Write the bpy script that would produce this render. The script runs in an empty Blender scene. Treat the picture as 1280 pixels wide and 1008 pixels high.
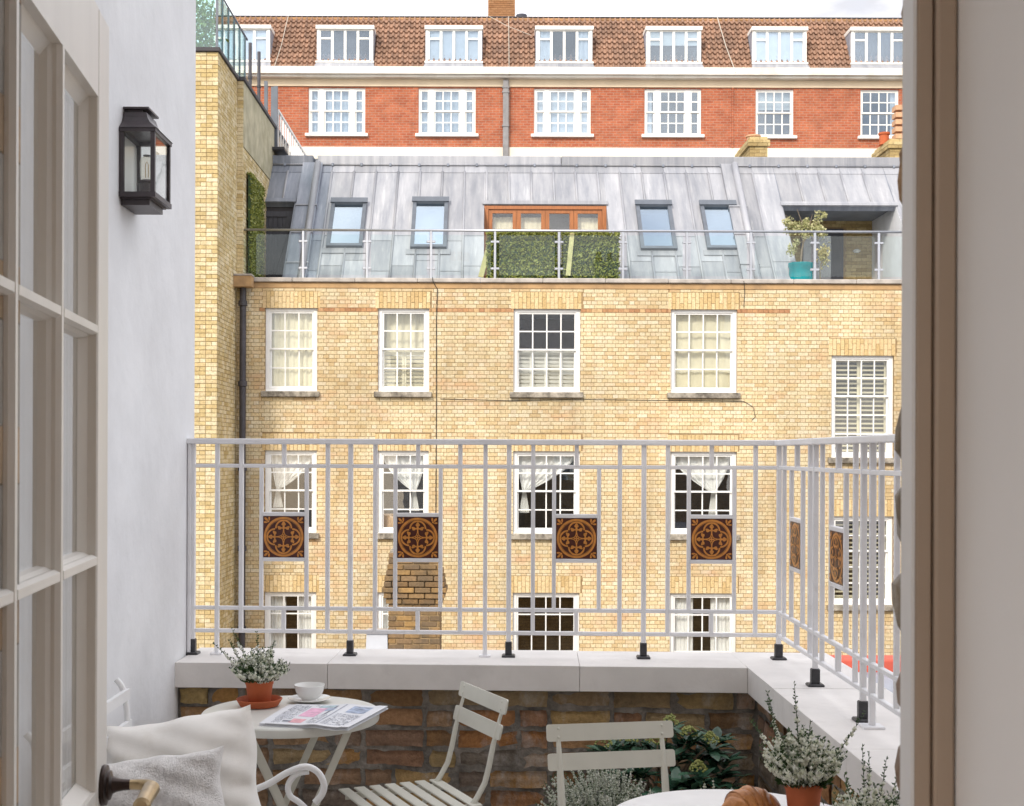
import bpy, bmesh, math, random
from mathutils import Vector, Matrix
random.seed(11)
R = math.radians
SC = bpy.context.scene
COL = SC.collection

# ---------------------------------------------------------------- camera
F, CX, CY, CAMH, ROLL = 1650.0, 610.0, 568.0, 1.54, R(0.2)
cam_d = bpy.data.cameras.new('camera')
cam = bpy.data.objects.new('camera', cam_d)
COL.objects.link(cam)
cam_d.sensor_fit = 'HORIZONTAL'
cam_d.sensor_width = 36.0
cam_d.lens = F / 1280.0 * 36.0
cam_d.shift_x = (640.0 - CX) / 1280.0
cam_d.shift_y = (CY - 504.0) / 1280.0
cam_d.clip_start = 0.02
cam_d.clip_end = 2000.0
cam_d.dof.use_dof = True
cam_d.dof.focus_distance = 6.0
cam_d.dof.aperture_fstop = 26.0
cam.matrix_world = Matrix.Translation((0, 0, CAMH)) @ Matrix.Rotation(R(90), 4, 'X') @ Matrix.Rotation(ROLL, 4, 'Z')
SC.camera = cam

# ---------------------------------------------------------------- sky and sun
SUN_EL, SUN_AZ = 36.0, 203.0          # azimuth clockwise from +Y: behind and left of the doorway
world = bpy.data.worlds.new('World')
SC.world = world
world.use_nodes = True
wn, wl = world.node_tree.nodes, world.node_tree.links
wn.clear()
w_out = wn.new('ShaderNodeOutputWorld')
w_bg = wn.new('ShaderNodeBackground')
w_sky = wn.new('ShaderNodeTexSky')
w_sky.sky_type = 'NISHITA'
w_sky.sun_disc = False
w_sky.sun_elevation = R(SUN_EL)
w_sky.sun_rotation = R(SUN_AZ)
w_tc = wn.new('ShaderNodeTexCoord')
w_map = wn.new('ShaderNodeMapping')
w_map.inputs['Scale'].default_value = (1.0, 1.0, 2.6)
w_noise = wn.new('ShaderNodeTexNoise')
w_noise.inputs['Scale'].default_value = 2.3
w_noise.inputs['Detail'].default_value = 9.0
w_noise.inputs['Roughness'].default_value = 0.55
w_ramp = wn.new('ShaderNodeValToRGB')
w_ramp.color_ramp.elements[0].position = 0.36
w_ramp.color_ramp.elements[0].color = (0.62, 0.62, 0.62, 1)
w_ramp.color_ramp.elements[1].position = 0.60
w_ramp.color_ramp.elements[1].color = (0.97, 0.97, 0.97, 1)
w_noise2 = wn.new('ShaderNodeTexNoise')
w_noise2.inputs['Scale'].default_value = 5.0
w_noise2.inputs['Detail'].default_value = 7.0
w_ramp2 = wn.new('ShaderNodeValToRGB')
w_ramp2.color_ramp.elements[0].position = 0.36
w_ramp2.color_ramp.elements[0].color = (2.15, 2.12, 2.22, 1)
w_ramp2.color_ramp.elements[1].position = 0.66
w_ramp2.color_ramp.elements[1].color = (6.5, 6.3, 6.2, 1)
w_mix = wn.new('ShaderNodeMixRGB')
wl.new(w_tc.outputs['Generated'], w_map.inputs['Vector'])
wl.new(w_map.outputs[0], w_noise.inputs['Vector'])
wl.new(w_map.outputs[0], w_noise2.inputs['Vector'])
wl.new(w_noise.outputs['Fac'], w_ramp.inputs['Fac'])
wl.new(w_noise2.outputs['Fac'], w_ramp2.inputs['Fac'])
wl.new(w_ramp.outputs['Color'], w_mix.inputs['Fac'])
wl.new(w_sky.outputs['Color'], w_mix.inputs['Color1'])
wl.new(w_ramp2.outputs['Color'], w_mix.inputs['Color2'])
wl.new(w_mix.outputs['Color'], w_bg.inputs['Color'])
w_bg.inputs['Strength'].default_value = 0.15
wl.new(w_bg.outputs[0], w_out.inputs['Surface'])

sun_d = bpy.data.lights.new('sun', 'SUN')
sun_d.energy = 1.15
sun_d.angle = R(10)
sun_d.color = (1.0, 0.93, 0.82)
sun = bpy.data.objects.new('sun', sun_d)
COL.objects.link(sun)
_az, _el = R(SUN_AZ), R(SUN_EL)
_to = Vector((math.sin(_az) * math.cos(_el), math.cos(_az) * math.cos(_el), math.sin(_el)))
sun.rotation_euler = _to.to_track_quat('Z', 'Y').to_euler()
sun.location = (0, -5, 20)

SC.view_settings.view_transform = 'Standard'
SC.view_settings.look = 'None'
SC.view_settings.gamma = 1.0
SC.view_settings.exposure = 1.42
SC.view_settings.use_curve_mapping = False
SC.cycles.use_denoising = True
SC.cycles.max_bounces = 9
SC.cycles.diffuse_bounces = 5
SC.cycles.transparent_max_bounces = 24
SC.cycles.sample_clamp_indirect = 8.0

# ---------------------------------------------------------------- helpers
def W(px, py, Y):
    """photo pixel at depth Y -> point in the place"""
    dx, dy = px - CX, py - CY
    c, s = math.cos(ROLL), math.sin(ROLL)
    x, y = dx * c + dy * s, -dx * s + dy * c
    return Vector((x * Y / F, Y, CAMH - y * Y / F))

WM = {}

class MB:
    """collects shapes; build() links them as one mesh object"""
    def __init__(self, M=None):
        self.v, self.f, self.m, self.M = [], [], [], M
        self.uv = None
    def add(self, vs, fs, mi=0):
        b = len(self.v)
        if self.M is not None:
            vs = [self.M @ Vector(p) for p in vs]
        self.v.extend([tuple(p) for p in vs])
        self.f.extend([tuple(b + i for i in f) for f in fs])
        self.m.extend([mi] * len(fs))
        return self
    def box(self, x0, x1, y0, y1, z0, z1, mi=0):
        return self.add([(x0, y0, z0), (x1, y0, z0), (x1, y1, z0), (x0, y1, z0), (x0, y0, z1), (x1, y0, z1), (x1, y1, z1), (x0, y1, z1)],
                        [(0, 3, 2, 1), (4, 5, 6, 7), (0, 1, 5, 4), (1, 2, 6, 5), (2, 3, 7, 6), (3, 0, 4, 7)], mi)
    def bevbox(self, x0, x1, y0, y1, z0, z1, b, mi=0):
        """box with chamfered edges"""
        vs = []
        xs, ys, zs = (x0, x1), (y0, y1), (z0, z1)
        idx = {}
        for i in (0, 1):
            for j in (0, 1):
                for k in (0, 1):
                    sx, sy, sz = (1 - 2 * i), (1 - 2 * j), (1 - 2 * k)
                    x, y, z = xs[i], ys[j], zs[k]
                    idx[i, j, k, 0] = len(vs); vs.append((x, y + sy * b, z + sz * b))
                    idx[i, j, k, 1] = len(vs); vs.append((x + sx * b, y, z + sz * b))
                    idx[i, j, k, 2] = len(vs); vs.append((x + sx * b, y + sy * b, z))
        fs = []
        for i in (0, 1):
            q = [idx[i, 0, 0, 0], idx[i, 1, 0, 0], idx[i, 1, 1, 0], idx[i, 0, 1, 0]]; fs.append(q if i else q[::-1])
            q = [idx[0, i, 0, 1], idx[0, i, 1, 1], idx[1, i, 1, 1], idx[1, i, 0, 1]]; fs.append(q if i else q[::-1])
            q = [idx[0, 0, i, 2], idx[1, 0, i, 2], idx[1, 1, i, 2], idx[0, 1, i, 2]]; fs.append(q if i else q[::-1])
        for i in (0, 1):
            for j in (0, 1):
                fs.append([idx[i, j, 0, 0], idx[i, j, 1, 0], idx[i, j, 1, 1], idx[i, j, 0, 1]])
                fs.append([idx[i, 0, j, 0], idx[i, 1, j, 0], idx[i, 1, j, 2], idx[i, 0, j, 2]])
                fs.append([idx[0, i, j, 1], idx[1, i, j, 1], idx[1, i, j, 2], idx[0, i, j, 2]])
        for i in (0, 1):
            for j in (0, 1):
                for k in (0, 1):
                    fs.append([idx[i, j, k, 0], idx[i, j, k, 1], idx[i, j, k, 2]])
        return self.add(vs, fs, mi)
    def bar(self, p, q, w, h, up=(0, 0, 1), mi=0):
        """rectangular bar from p to q, w across, h along up"""
        p, q = Vector(p), Vector(q)
        d = (q - p).normalized()
        s = d.cross(Vector(up)).normalized()
        u = s.cross(d).normalized()
        vs = []
        for c in (p, q):
            for a, b in ((-1, -1), (1, -1), (1, 1), (-1, 1)):
                vs.append(c + s * (a * w / 2) + u * (b * h / 2))
        return self.add(vs, [(0, 3, 2, 1), (4, 5, 6, 7), (0, 1, 5, 4), (1, 2, 6, 5), (2, 3, 7, 6), (3, 0, 4, 7)], mi)
    def tube(self, pts, r, n=8, mi=0, squash=None):
        pts = [Vector(p) for p in pts]
        rs = r if isinstance(r, (list, tuple)) else [r] * len(pts)
        rings = []
        prev = None
        for i, p in enumerate(pts):
            d = (pts[min(i + 1, len(pts) - 1)] - pts[max(i - 1, 0)]).normalized()
            ref = prev if prev is not None else (Vector((0, 0, 1)) if abs(d.z) < 0.9 else Vector((1, 0, 0)))
            a = (ref - d * ref.dot(d)).normalized()
            prev = a
            b = d.cross(a)
            k = squash if squash else 1.0
            rings.append([p + (a * math.cos(t) + b * math.sin(t) * k) * rs[i] for t in [2 * math.pi * j / n for j in range(n)]])
        vs = [v for rg in rings for v in rg]
        fs = []
        for i in range(len(rings) - 1):
            for j in range(n):
                a, b = i * n + j, i * n + (j + 1) % n
                fs.append((a, b, b + n, a + n))
        fs.append(tuple(range(n))[::-1])
        fs.append(tuple((len(rings) - 1) * n + j for j in range(n)))
        return self.add(vs, fs, mi)
    def lathe(self, prof, n=24, c=(0, 0, 0), mi=0, cap0=True, cap1=True):
        vs, fs = [], []
        for r, z in prof:
            for j in range(n):
                t = 2 * math.pi * j / n
                vs.append((c[0] + r * math.cos(t), c[1] + r * math.sin(t), c[2] + z))
        for i in range(len(prof) - 1):
            for j in range(n):
                a, b = i * n + j, i * n + (j + 1) % n
                fs.append((a, b, b + n, a + n))
        if cap0: fs.append(tuple(range(n))[::-1])
        if cap1: fs.append(tuple((len(prof) - 1) * n + j for j in range(n)))
        return self.add(vs, fs, mi)
    def grid(self, fn, nu, nv, mi=0, wrapu=False):
        vs = [fn(i / nu, j / nv) for j in range(nv + 1) for i in range(nu + 1)]
        fs = [(j * (nu + 1) + i, j * (nu + 1) + i + 1, (j + 1) * (nu + 1) + i + 1, (j + 1) * (nu + 1) + i) for j in range(nv) for i in range(nu)]
        return self.add(vs, fs, mi)
    def prism(self, poly, z0, z1, mi=0):
        n = len(poly)
        vs = [(x, y, z0) for x, y in poly] + [(x, y, z1) for x, y in poly]
        fs = [tuple(range(n))[::-1], tuple(range(n, 2 * n))] + [(i, (i + 1) % n, n + (i + 1) % n, n + i) for i in range(n)]
        return self.add(vs, fs, mi)
    def build(self, name, mats, parent=None, smooth=False, origin=None, kind=None, fix=True):
        if not isinstance(mats, (list, tuple)): mats = [mats]
        if origin is None:
            xs = [p[0] for p in self.v]; ys = [p[1] for p in self.v]; zs = [p[2] for p in self.v]
            origin = ((min(xs) + max(xs)) / 2, (min(ys) + max(ys)) / 2, min(zs))
        ox, oy, oz = origin
        me = bpy.data.meshes.new(name)
        me.from_pydata([(x - ox, y - oy, z - oz) for x, y, z in self.v], [], self.f)
        if fix and len(self.f) < 60000:
            bm = bmesh.new(); bm.from_mesh(me)
            bmesh.ops.recalc_face_normals(bm, faces=bm.faces)
            bm.to_mesh(me); bm.free()
        for m in mats: me.materials.append(MAT[m])
        if len(mats) > 1: me.polygons.foreach_set('material_index', self.m)
        if smooth: me.polygons.foreach_set('use_smooth', [True] * len(me.polygons))
        me.update()
        o = put(name, me, parent, Matrix.Translation(origin))
        if kind: o['kind'] = kind
        return o

def put(name, data, parent=None, M=None):
    o = bpy.data.objects.new(name, data)
    COL.objects.link(o)
    M = M if M is not None else Matrix.Identity(4)
    o.matrix_basis = M
    if parent is not None:
        o.parent = parent
        o.matrix_parent_inverse = WM[parent.name].inverted()
    WM[o.name] = M.copy()
    return o

def tag(o, label, cat, group=None):
    o['label'] = label; o['category'] = cat
    if group: o['group'] = group
    return o

def thing(name, label, cat, loc=(0, 0, 0), group=None):
    return tag(put(name, None, None, Matrix.Translation(loc)), label, cat, group)

def struct(o):
    o['kind'] = 'structure'
    return o

def sharp(o, ang=35):
    """smooth shading with creases kept"""
    me = o.data
    me.polygons.foreach_set('use_smooth', [True] * len(me.polygons))
    try:
        me.set_sharp_from_angle(angle=R(ang))
    except Exception:
        pass
    return o

def rsub(r, holes):
    """rectangle minus rectangles -> rectangles"""
    ps = [r]
    for h in holes:
        out = []
        for p in ps:
            a0, a1, b0, b1 = p
            if h[1] <= a0 or h[0] >= a1 or h[3] <= b0 or h[2] >= b1:
                out.append(p); continue
            if h[0] > a0: out.append((a0, h[0], b0, b1)); a0 = h[0]
            if h[1] < a1: out.append((h[1], a1, b0, b1)); a1 = h[1]
            if h[2] > b0: out.append((a0, a1, b0, h[2]))
            if h[3] < b1: out.append((a0, a1, h[3], b1))
        ps = out
    return ps

# ---------------------------------------------------------------- materials
MAT = {}

def nodes_of(name):
    m = bpy.data.materials.new(name)
    m.use_nodes = True
    MAT[name] = m
    n, l = m.node_tree.nodes, m.node_tree.links
    return m, n, l, n['Principled BSDF']

def noise(n, l, vec, scale, detail=5, rough=0.55):
    t = n.new('ShaderNodeTexNoise')
    t.inputs['Scale'].default_value = scale
    t.inputs['Detail'].default_value = detail
    t.inputs['Roughness'].default_value = rough
    l.new(vec, t.inputs['Vector'])
    return t.outputs['Fac']

def ramp(n, l, fac, stops):
    r = n.new('ShaderNodeValToRGB')
    e = r.color_ramp.elements
    while len(e) < len(stops): e.new(0.5)
    for i, (p, c) in enumerate(stops):
        e[i].position = p
        e[i].color = (*c, 1) if len(c) == 3 else c
    l.new(fac, r.inputs['Fac'])
    return r.outputs['Color']

def mixc(n, l, fac, a, b, mode='MIX'):
    m = n.new('ShaderNodeMixRGB')
    m.blend_type = mode
    for s, v in (('Fac', fac), ('Color1', a), ('Color2', b)):
        if hasattr(v, 'links'): l.new(v, m.inputs[s])
        elif isinstance(v, (int, float)): m.inputs[s].default_value = v
        else: m.inputs[s].default_value = (*v, 1)
    return m.outputs['Color']

def position(n, l, scale=None):
    g = n.new('ShaderNodeNewGeometry')
    if scale is None: return g.outputs['Position']
    mp = n.new('ShaderNodeMapping')
    mp.inputs['Scale'].default_value = scale
    l.new(g.outputs['Position'], mp.inputs['Vector'])
    return mp.outputs[0]

def island(n, l, k=1.0):
    g = n.new('ShaderNodeNewGeometry'); o = n.new('ShaderNodeObjectInfo')
    a = n.new('ShaderNodeMath'); a.operation = 'ADD'
    l.new(g.outputs['Random Per Island'], a.inputs[0]); l.new(o.outputs['Random'], a.inputs[1])
    m = n.new('ShaderNodeMath'); m.operation = 'MULTIPLY'; m.inputs[1].default_value = k
    l.new(a.outputs[0], m.inputs[0])
    f = n.new('ShaderNodeMath'); f.operation = 'FRACT'
    l.new(m.outputs[0], f.inputs[0])
    return f.outputs[0]

def bump(n, l, b, h, strength, dist=0.01):
    k = n.new('ShaderNodeBump')
    k.inputs['Strength'].default_value = strength
    k.inputs['Distance'].default_value = dist
    l.new(h, k.inputs['Height'])
    l.new(k.outputs[0], b.inputs['Normal'])

def plain(name, col, rough=0.5, var=0.12, scale=6.0, bs=0.1, bscale=60.0, metal=0.0, bdist=0.004, stretch=None, spec=0.5, dirt=None, dscale=2.0, dpos=(0.5, 0.75), isl=0.0):
    m, n, l, b = nodes_of(name)
    pos = position(n, l, stretch)
    f = noise(n, l, pos, scale)
    lo = tuple(c * (1 - var) for c in col); hi = tuple(min(1, c * (1 + var)) for c in col)
    c = ramp(n, l, f, [(0.3, lo), (0.7, hi)])
    if isl:
        t = ramp(n, l, island(n, l), [(0, (1 - isl,) * 3), (1, (1 + isl * 0.4,) * 3)])
        c = mixc(n, l, 1.0, c, t, 'MULTIPLY')
    if dirt:
        d = ramp(n, l, noise(n, l, pos, dscale, 7, 0.65), [(dpos[0], (0, 0, 0)), (dpos[1], (1, 1, 1))])
        c = mixc(n, l, d, c, dirt)
    l.new(c, b.inputs['Base Color'])
    b.inputs['Roughness'].default_value = rough
    b.inputs['Metallic'].default_value = metal
    b.inputs['Specular IOR Level'].default_value = spec
    if bs: bump(n, l, b, noise(n, l, position(n, l), bscale, 4), bs, bdist)
    return m

def bricks_mat(name, tones, stain, stain_amt=0.5, stretch=(1, 1, 0.25), sscale=1.1, spos=(0.52, 0.78), rough=0.85, fine=28, bs=0.4, white=None, broad=0.0, patch=(.56, .33, .19)):
    m, n, l, b = nodes_of(name)
    k = len(tones)
    c = ramp(n, l, island(n, l), [(i / (k - 1), t) for i, t in enumerate(tones)])
    v = ramp(n, l, noise(n, l, position(n, l), fine, 6, 0.6), [(0.3, (0.72,) * 3), (0.7, (1.12,) * 3)])
    c = mixc(n, l, 1.0, c, v, 'MULTIPLY')
    s = ramp(n, l, noise(n, l, position(n, l, stretch), sscale, 7, 0.62), [(spos[0], (0, 0, 0)), (spos[1], (stain_amt,) * 3)])
    c = mixc(n, l, s, c, stain)
    if broad:
        t = ramp(n, l, noise(n, l, position(n, l), 0.42, 4, 0.6), [(0.32, (1 - broad,) * 3), (0.68, (1 + broad * .35,) * 3)])
        c = mixc(n, l, 1.0, c, t, 'MULTIPLY')
        pk = ramp(n, l, noise(n, l, position(n, l, (.8, 1, 1.6)), 1.7, 6, 0.6), [(0.54, (0, 0, 0)), (0.72, (.62, .62, .62))])
        c = mixc(n, l, pk, c, patch)
        gr = ramp(n, l, noise(n, l, position(n, l, (2.2, 1, .22)), 1.3, 8, 0.7), [(0.55, (0, 0, 0)), (0.78, (.55, .55, .55))])
        c = mixc(n, l, gr, c, (.24, .18, .10))
    if white:
        s2 = ramp(n, l, noise(n, l, position(n, l, (1, 1, 0.5)), white[1], 8, 0.7), [(white[2], (0, 0, 0)), (white[3], (0.75,) * 3)])
        c = mixc(n, l, s2, c, white[0])
    l.new(c, b.inputs['Base Color'])
    b.inputs['Roughness'].default_value = rough
    b.inputs['Specular IOR Level'].default_value = 0.25
    bump(n, l, b, noise(n, l, position(n, l), fine * 2.2, 5, 0.65), bs, 0.006)
    return m

def glass_mat(name, tint, ior=1.6, rough=0.0, gl=(1, 1, 1)):
    m = bpy.data.materials.new(name); m.use_nodes = True; MAT[name] = m
    n, l = m.node_tree.nodes, m.node_tree.links
    n.clear()
    out = n.new('ShaderNodeOutputMaterial'); mx = n.new('ShaderNodeMixShader')
    t = n.new('ShaderNodeBsdfTransparent'); t.inputs['Color'].default_value = (*tint, 1)
    g = n.new('ShaderNodeBsdfGlossy'); g.inputs['Roughness'].default_value = rough
    g.inputs['Color'].default_value = (*gl, 1)
    f0 = ((ior - 1) / (ior + 1)) ** 2
    lw = n.new('ShaderNodeLayerWeight'); lw.inputs['Blend'].default_value = 0.5
    pw = n.new('ShaderNodeMath'); pw.operation = 'POWER'; pw.inputs[1].default_value = 5.0
    l.new(lw.outputs['Facing'], pw.inputs[0])
    fr = n.new('ShaderNodeMath'); fr.operation = 'MULTIPLY_ADD'; fr.inputs[1].default_value = 1 - f0; fr.inputs[2].default_value = f0
    l.new(pw.outputs[0], fr.inputs[0])
    bp = n.new('ShaderNodeBump'); bp.inputs['Strength'].default_value = 0.02; bp.inputs['Distance'].default_value = 0.02
    l.new(noise(n, l, position(n, l), 3.0, 2), bp.inputs['Height'])
    l.new(bp.outputs[0], g.inputs['Normal'])
    l.new(fr.outputs[0], mx.inputs[0]); l.new(t.outputs[0], mx.inputs[1]); l.new(g.outputs[0], mx.inputs[2])
    l.new(mx.outputs[0], out.inputs['Surface'])
    return m

def leaf_mat(name, tones, rough=0.5, trans=0.25):
    m, n, l, b = nodes_of(name)
    k = len(tones)
    c = ramp(n, l, island(n, l), [(i / (k - 1), t) for i, t in enumerate(tones)])
    l.new(c, b.inputs['Base Color'])
    b.inputs['Roughness'].default_value = rough
    tr = n.new('ShaderNodeBsdfTranslucent'); l.new(c, tr.inputs['Color'])
    mx = n.new('ShaderNodeMixShader'); mx.inputs[0].default_value = trans
    l.new(b.outputs[0], mx.inputs[1]); l.new(tr.outputs[0], mx.inputs[2])
    l.new(mx.outputs[0], n['Material Output'].inputs['Surface'])
    return m

def brick_tex(name, c1, c2, mortar, course=0.075, length=0.225, msize=0.012, plane='XZ', rough=0.85):
    m, n, l, b = nodes_of(name)
    g = n.new('ShaderNodeNewGeometry'); sp = n.new('ShaderNodeSeparateXYZ'); cb = n.new('ShaderNodeCombineXYZ')
    l.new(g.outputs['Position'], sp.inputs[0])
    l.new(sp.outputs[0 if plane == 'XZ' else 1], cb.inputs[0]); l.new(sp.outputs[2], cb.inputs[1])
    t = n.new('ShaderNodeTexBrick')
    t.inputs['Scale'].default_value = 1.0
    t.inputs['Brick Width'].default_value = length
    t.inputs['Row Height'].default_value = course
    t.inputs['Mortar Size'].default_value = msize
    t.inputs['Mortar Smooth'].default_value = 0.2
    t.inputs['Color1'].default_value = (*c1, 1); t.inputs['Color2'].default_value = (*c2, 1); t.inputs['Mortar'].default_value = (*mortar, 1)
    l.new(cb.outputs[0], t.inputs['Vector'])
    v = ramp(n, l, noise(n, l, position(n, l), 2.2, 7, 0.65), [(0.3, (0.74,) * 3), (0.7, (1.15,) * 3)])
    v2 = ramp(n, l, noise(n, l, position(n, l), 14, 4, 0.65), [(0.3, (0.82,) * 3), (0.7, (1.15,) * 3)])
    c = mixc(n, l, 1.0, t.outputs['Color'], v, 'MULTIPLY')
    c = mixc(n, l, 1.0, c, v2, 'MULTIPLY')
    l.new(c, b.inputs['Base Color'])
    b.inputs['Roughness'].default_value = rough
    inv = n.new('ShaderNodeMath'); inv.operation = 'SUBTRACT'; inv.inputs[0].default_value = 1.0
    l.new(t.outputs['Fac'], inv.inputs[1])
    bump(n, l, b, inv.outputs[0], 0.6, 0.01)
    return m

bricks_mat('yellow_brick', [(.62, .455, .245), (.69, .54, .31), (.73, .60, .37), (.75, .64, .43), (.72, .575, .345), (.77, .67, .48), (.67, .50, .29), (.74, .62, .40)], (.52, .35, .15), 0.65, broad=.24)
bricks_mat('wing_brick', [(.54, .40, .18), (.66, .52, .27), (.74, .62, .38), (.78, .67, .45), (.63, .47, .23)], (.40, .28, .10), 0.6, broad=.2, patch=(.40, .30, .12))
bricks_mat('string_brick', [(.36, .18, .09), (.52, .29, .14), (.42, .21, .11), (.62, .42, .22)], (.30, .15, .08), 0.5)
bricks_mat('soldier_brick', [(.56, .39, .18), (.66, .49, .25), (.74, .58, .34), (.70, .52, .29)], (.42, .28, .13), 0.5)
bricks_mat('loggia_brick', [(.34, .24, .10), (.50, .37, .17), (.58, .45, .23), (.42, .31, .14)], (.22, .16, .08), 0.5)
bricks_mat('old_brick', [(.22, .15, .08), (.42, .19, .07), (.34, .23, .15), (.52, .28, .085), (.28, .20, .15), (.50, .36, .15), (.38, .20, .11), (.20, .17, .14), (.46, .33, .17)], (.075, .066, .055), 0.7, (1, 1, 0.6), 5.0, (0.52, 0.76), 0.9, 60, 1.0, ((.60, .58, .55), 6.0, 0.54, 0.76))
bricks_mat('stack_brick', [(.20, .12, .055), (.31, .19, .08), (.26, .165, .085), (.17, .115, .065), (.35, .21, .08)], (.085, .07, .05), 0.75, (1, 1, 0.8), 3.0, (0.45, 0.7))
bricks_mat('chimney_brick', [(.30, .14, .06), (.40, .21, .10), (.34, .17, .08)], (.20, .12, .07), 0.6)
brick_tex('red_brick', (.37, .085, .034), (.46, .135, .058), (.40, .21, .14), 0.085, 0.23, 0.012)
brick_tex('house_brick', (.34, .24, .15), (.44, .32, .21), (.36, .33, .29))
brick_tex('far_yellow', (.52, .34, .14), (.66, .47, .23), (.40, .28, .15))
plain('mortar', (.31, .215, .11), 0.95, 0.3, 12, 0.3)
plain('old_mortar', (.25, .225, .195), 0.95, 0.4, 25, 0.9, 70, bdist=0.01, dirt=(.085, .08, .07), dscale=6, dpos=(.45, .7))
plain('cement', (.46, .29, .14), 0.9, 0.15, 3, 0.3, 40, dirt=(.30, .19, .10), dscale=2.5)
plain('coping_grey', (.42, .38, .34), 0.85, 0.25, 5, 0.3, 40)
plain('sill_stone', (.36, .32, .26), 0.9, 0.35, 9, 0.6, 40, dirt=(.11, .095, .075), dscale=6, dpos=(.42, .65))
plain('window_paint', (.80, .79, .76), 0.45, 0.05, 4, 0.05)
plain('far_paint', (.82, .80, .75), 0.5, 0.06, 4, 0.0)
plain('cornice_paint', (.78, .74, .66), 0.6, 0.10, 1.4, 0.1, dirt=(.60, .53, .43), dscale=1.3, stretch=(1, 1, .3))
plain('frieze_paint', (.74, .60, .42), 0.6, 0.08, 1.4, 0.1)
plain('band_paint', (.76, .69, .57), 0.6, 0.07, 1.4, 0.1)
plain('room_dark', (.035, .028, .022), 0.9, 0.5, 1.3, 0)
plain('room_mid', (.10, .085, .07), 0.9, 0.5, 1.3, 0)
plain('curtain_cream', (.70, .64, .46), 0.9, 0.06, 5, 0.1)
plain('curtain_white', (.80, .79, .76), 0.9, 0.06, 5, 0.1)
plain('blind_white', (.74, .72, .64), 0.6, 0.05, 5, 0)
plain('board', (.66, .45, .27), 0.8, 0.1, 4, 0.1)
plain('black_metal', (.028, .026, .030), 0.45, 0.3, 12, 0.15, 90)
plain('dark_pipe', (.055, .05, .058), 0.5, 0.3, 6, 0.2)
plain('grey_pipe', (.22, .21, .21), 0.5, 0.2, 5, 0.1)
plain('steel', (.46, .47, .50), 0.35, 0.06, 5, 0, metal=0.85)
plain('dark_frame', (.11, .125, .15), 0.45, 0.15, 5, 0)
plain('slate_door', (.06, .06, .072), 0.6, 0.25, 6, 0.2, stretch=(4, 4, .6))
plain('oak_frame', (.36, .125, .035), 0.45, 0.22, 6, 0.15, stretch=(5, 5, .7))
plain('flat_roof', (.24, .26, .29), 0.8, 0.25, 2, 0.2)
plain('terracotta', (.44, .105, .035), 0.8, 0.12, 18, 0.25, 120, bdist=0.002)
plain('clay_pot', (.56, .33, .19), 0.85, 0.15, 9, 0.2)
plain('soil', (.04, .026, .017), 0.95, 0.4, 50, 0.9, 120)
plain('teal_glaze', (.0, .24, .27), 0.2, 0.12, 6, 0)
plain('green_plastic', (.02, .28, .17), 0.4, 0.1, 6, 0)
plain('bark', (.22, .17, .12), 0.9, 0.3, 20, 0.6)
plain('render_white', (.82, .825, .84), 0.85, 0.05, 3.5, 0.5, 16, bdist=0.006, dirt=(.69, .69, .70), dscale=1.6, dpos=(.42, .78))
plain('wing_render', (.42, .38, .26), 0.95, 0.22, 3, 0.4, 40, dirt=(.30, .27, .16), dscale=2)
plain('coping_stone', (.76, .73, .70), 0.75, 0.08, 4, 0.4, 60, bdist=0.002, dirt=(.62, .59, .56), dscale=7, dpos=(.55, .9))
plain('rail_paint', (.80, .80, .82), 0.4, 0.06, 9, 0.2, 130, bdist=0.0015, dirt=(.60, .58, .56), dscale=14, dpos=(.58, .9))
plain('foot_metal', (.032, .032, .036), 0.42, 0.3, 30, 0.3, 120)
plain('tile_dark', (.075, .016, .009), 0.28, 0.25, 60, 0.1, 150, bdist=0.001)
plain('tile_ochre', (.62, .25, .05), 0.3, 0.18, 60, 0.1, 150, bdist=0.001)
plain('bistro_paint', (.64, .635, .56), 0.38, 0.05, 10, 0.1, 150, bdist=0.001)
plain('bistro_top', (.68, .68, .63), 0.35, 0.05, 10, 0.1, 150, bdist=0.001)
plain('white_metal', (.80, .80, .80), 0.35, 0.05, 12, 0.1, 150, bdist=0.001)
plain('porcelain', (.80, .80, .78), 0.12, 0.02, 4, 0)
plain('linen', (.86, .84, .80), 0.95, 0.06, 8, 0.5, 420, bdist=0.0012, dirt=(.70, .66, .59), dscale=7)
plain('towelling', (.82, .80, .78), 1.0, 0.10, 60, 1.0, 330, bdist=0.005)
plain('paper', (.74, .75, .78), 0.8, 0.03, 14, 0.2, 50)
plain('ink', (.20, .21, .25), 0.8, 0.3, 90, 0)
plain('ink_grey', (.42, .44, .50), 0.8, 0.3, 120, 0)
plain('print_pink', (.74, .42, .56), 0.8, 0.2, 60, 0)
plain('print_rose', (.72, .38, .42), 0.8, 0.2, 60, 0)
plain('print_blue', (.36, .42, .54), 0.8, 0.45, 45, 0)
plain('print_teal', (.46, .58, .62), 0.8, 0.3, 45, 0)
plain('pastry', (.46, .19, .06), 0.35, 0.35, 30, 0.5, 120, bdist=0.003, dirt=(.22, .065, .018), dscale=25)
plain('door_paint', (.76, .73, .68), 0.42, 0.05, 5, 0.12, 40, stretch=(3, 3, .5), bdist=0.001)
plain('jamb_white_lit', (.74, .74, .74), 0.45, 0.04, 4, 0.1, 60, bdist=0.001)  # lit tone of the white door frame
plain('jamb_white_shaded', (.40, .31, .235), 0.45, 0.05, 4, 0.1, 60, bdist=0.001)  # same white frame with warm shade put into the colour as brown
plain('interior_paint', (.84, .83, .82), 0.8, 0.03, 3, 0.15, 90, bdist=0.001)
plain('floor_wood', (.36, .21, .11), 0.5, 0.25, 4, 0.1, stretch=(6, .6, 1))
plain('bronze', (.045, .030, .026), 0.32, 0.3, 25, 0.1, metal=0.6)
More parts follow.
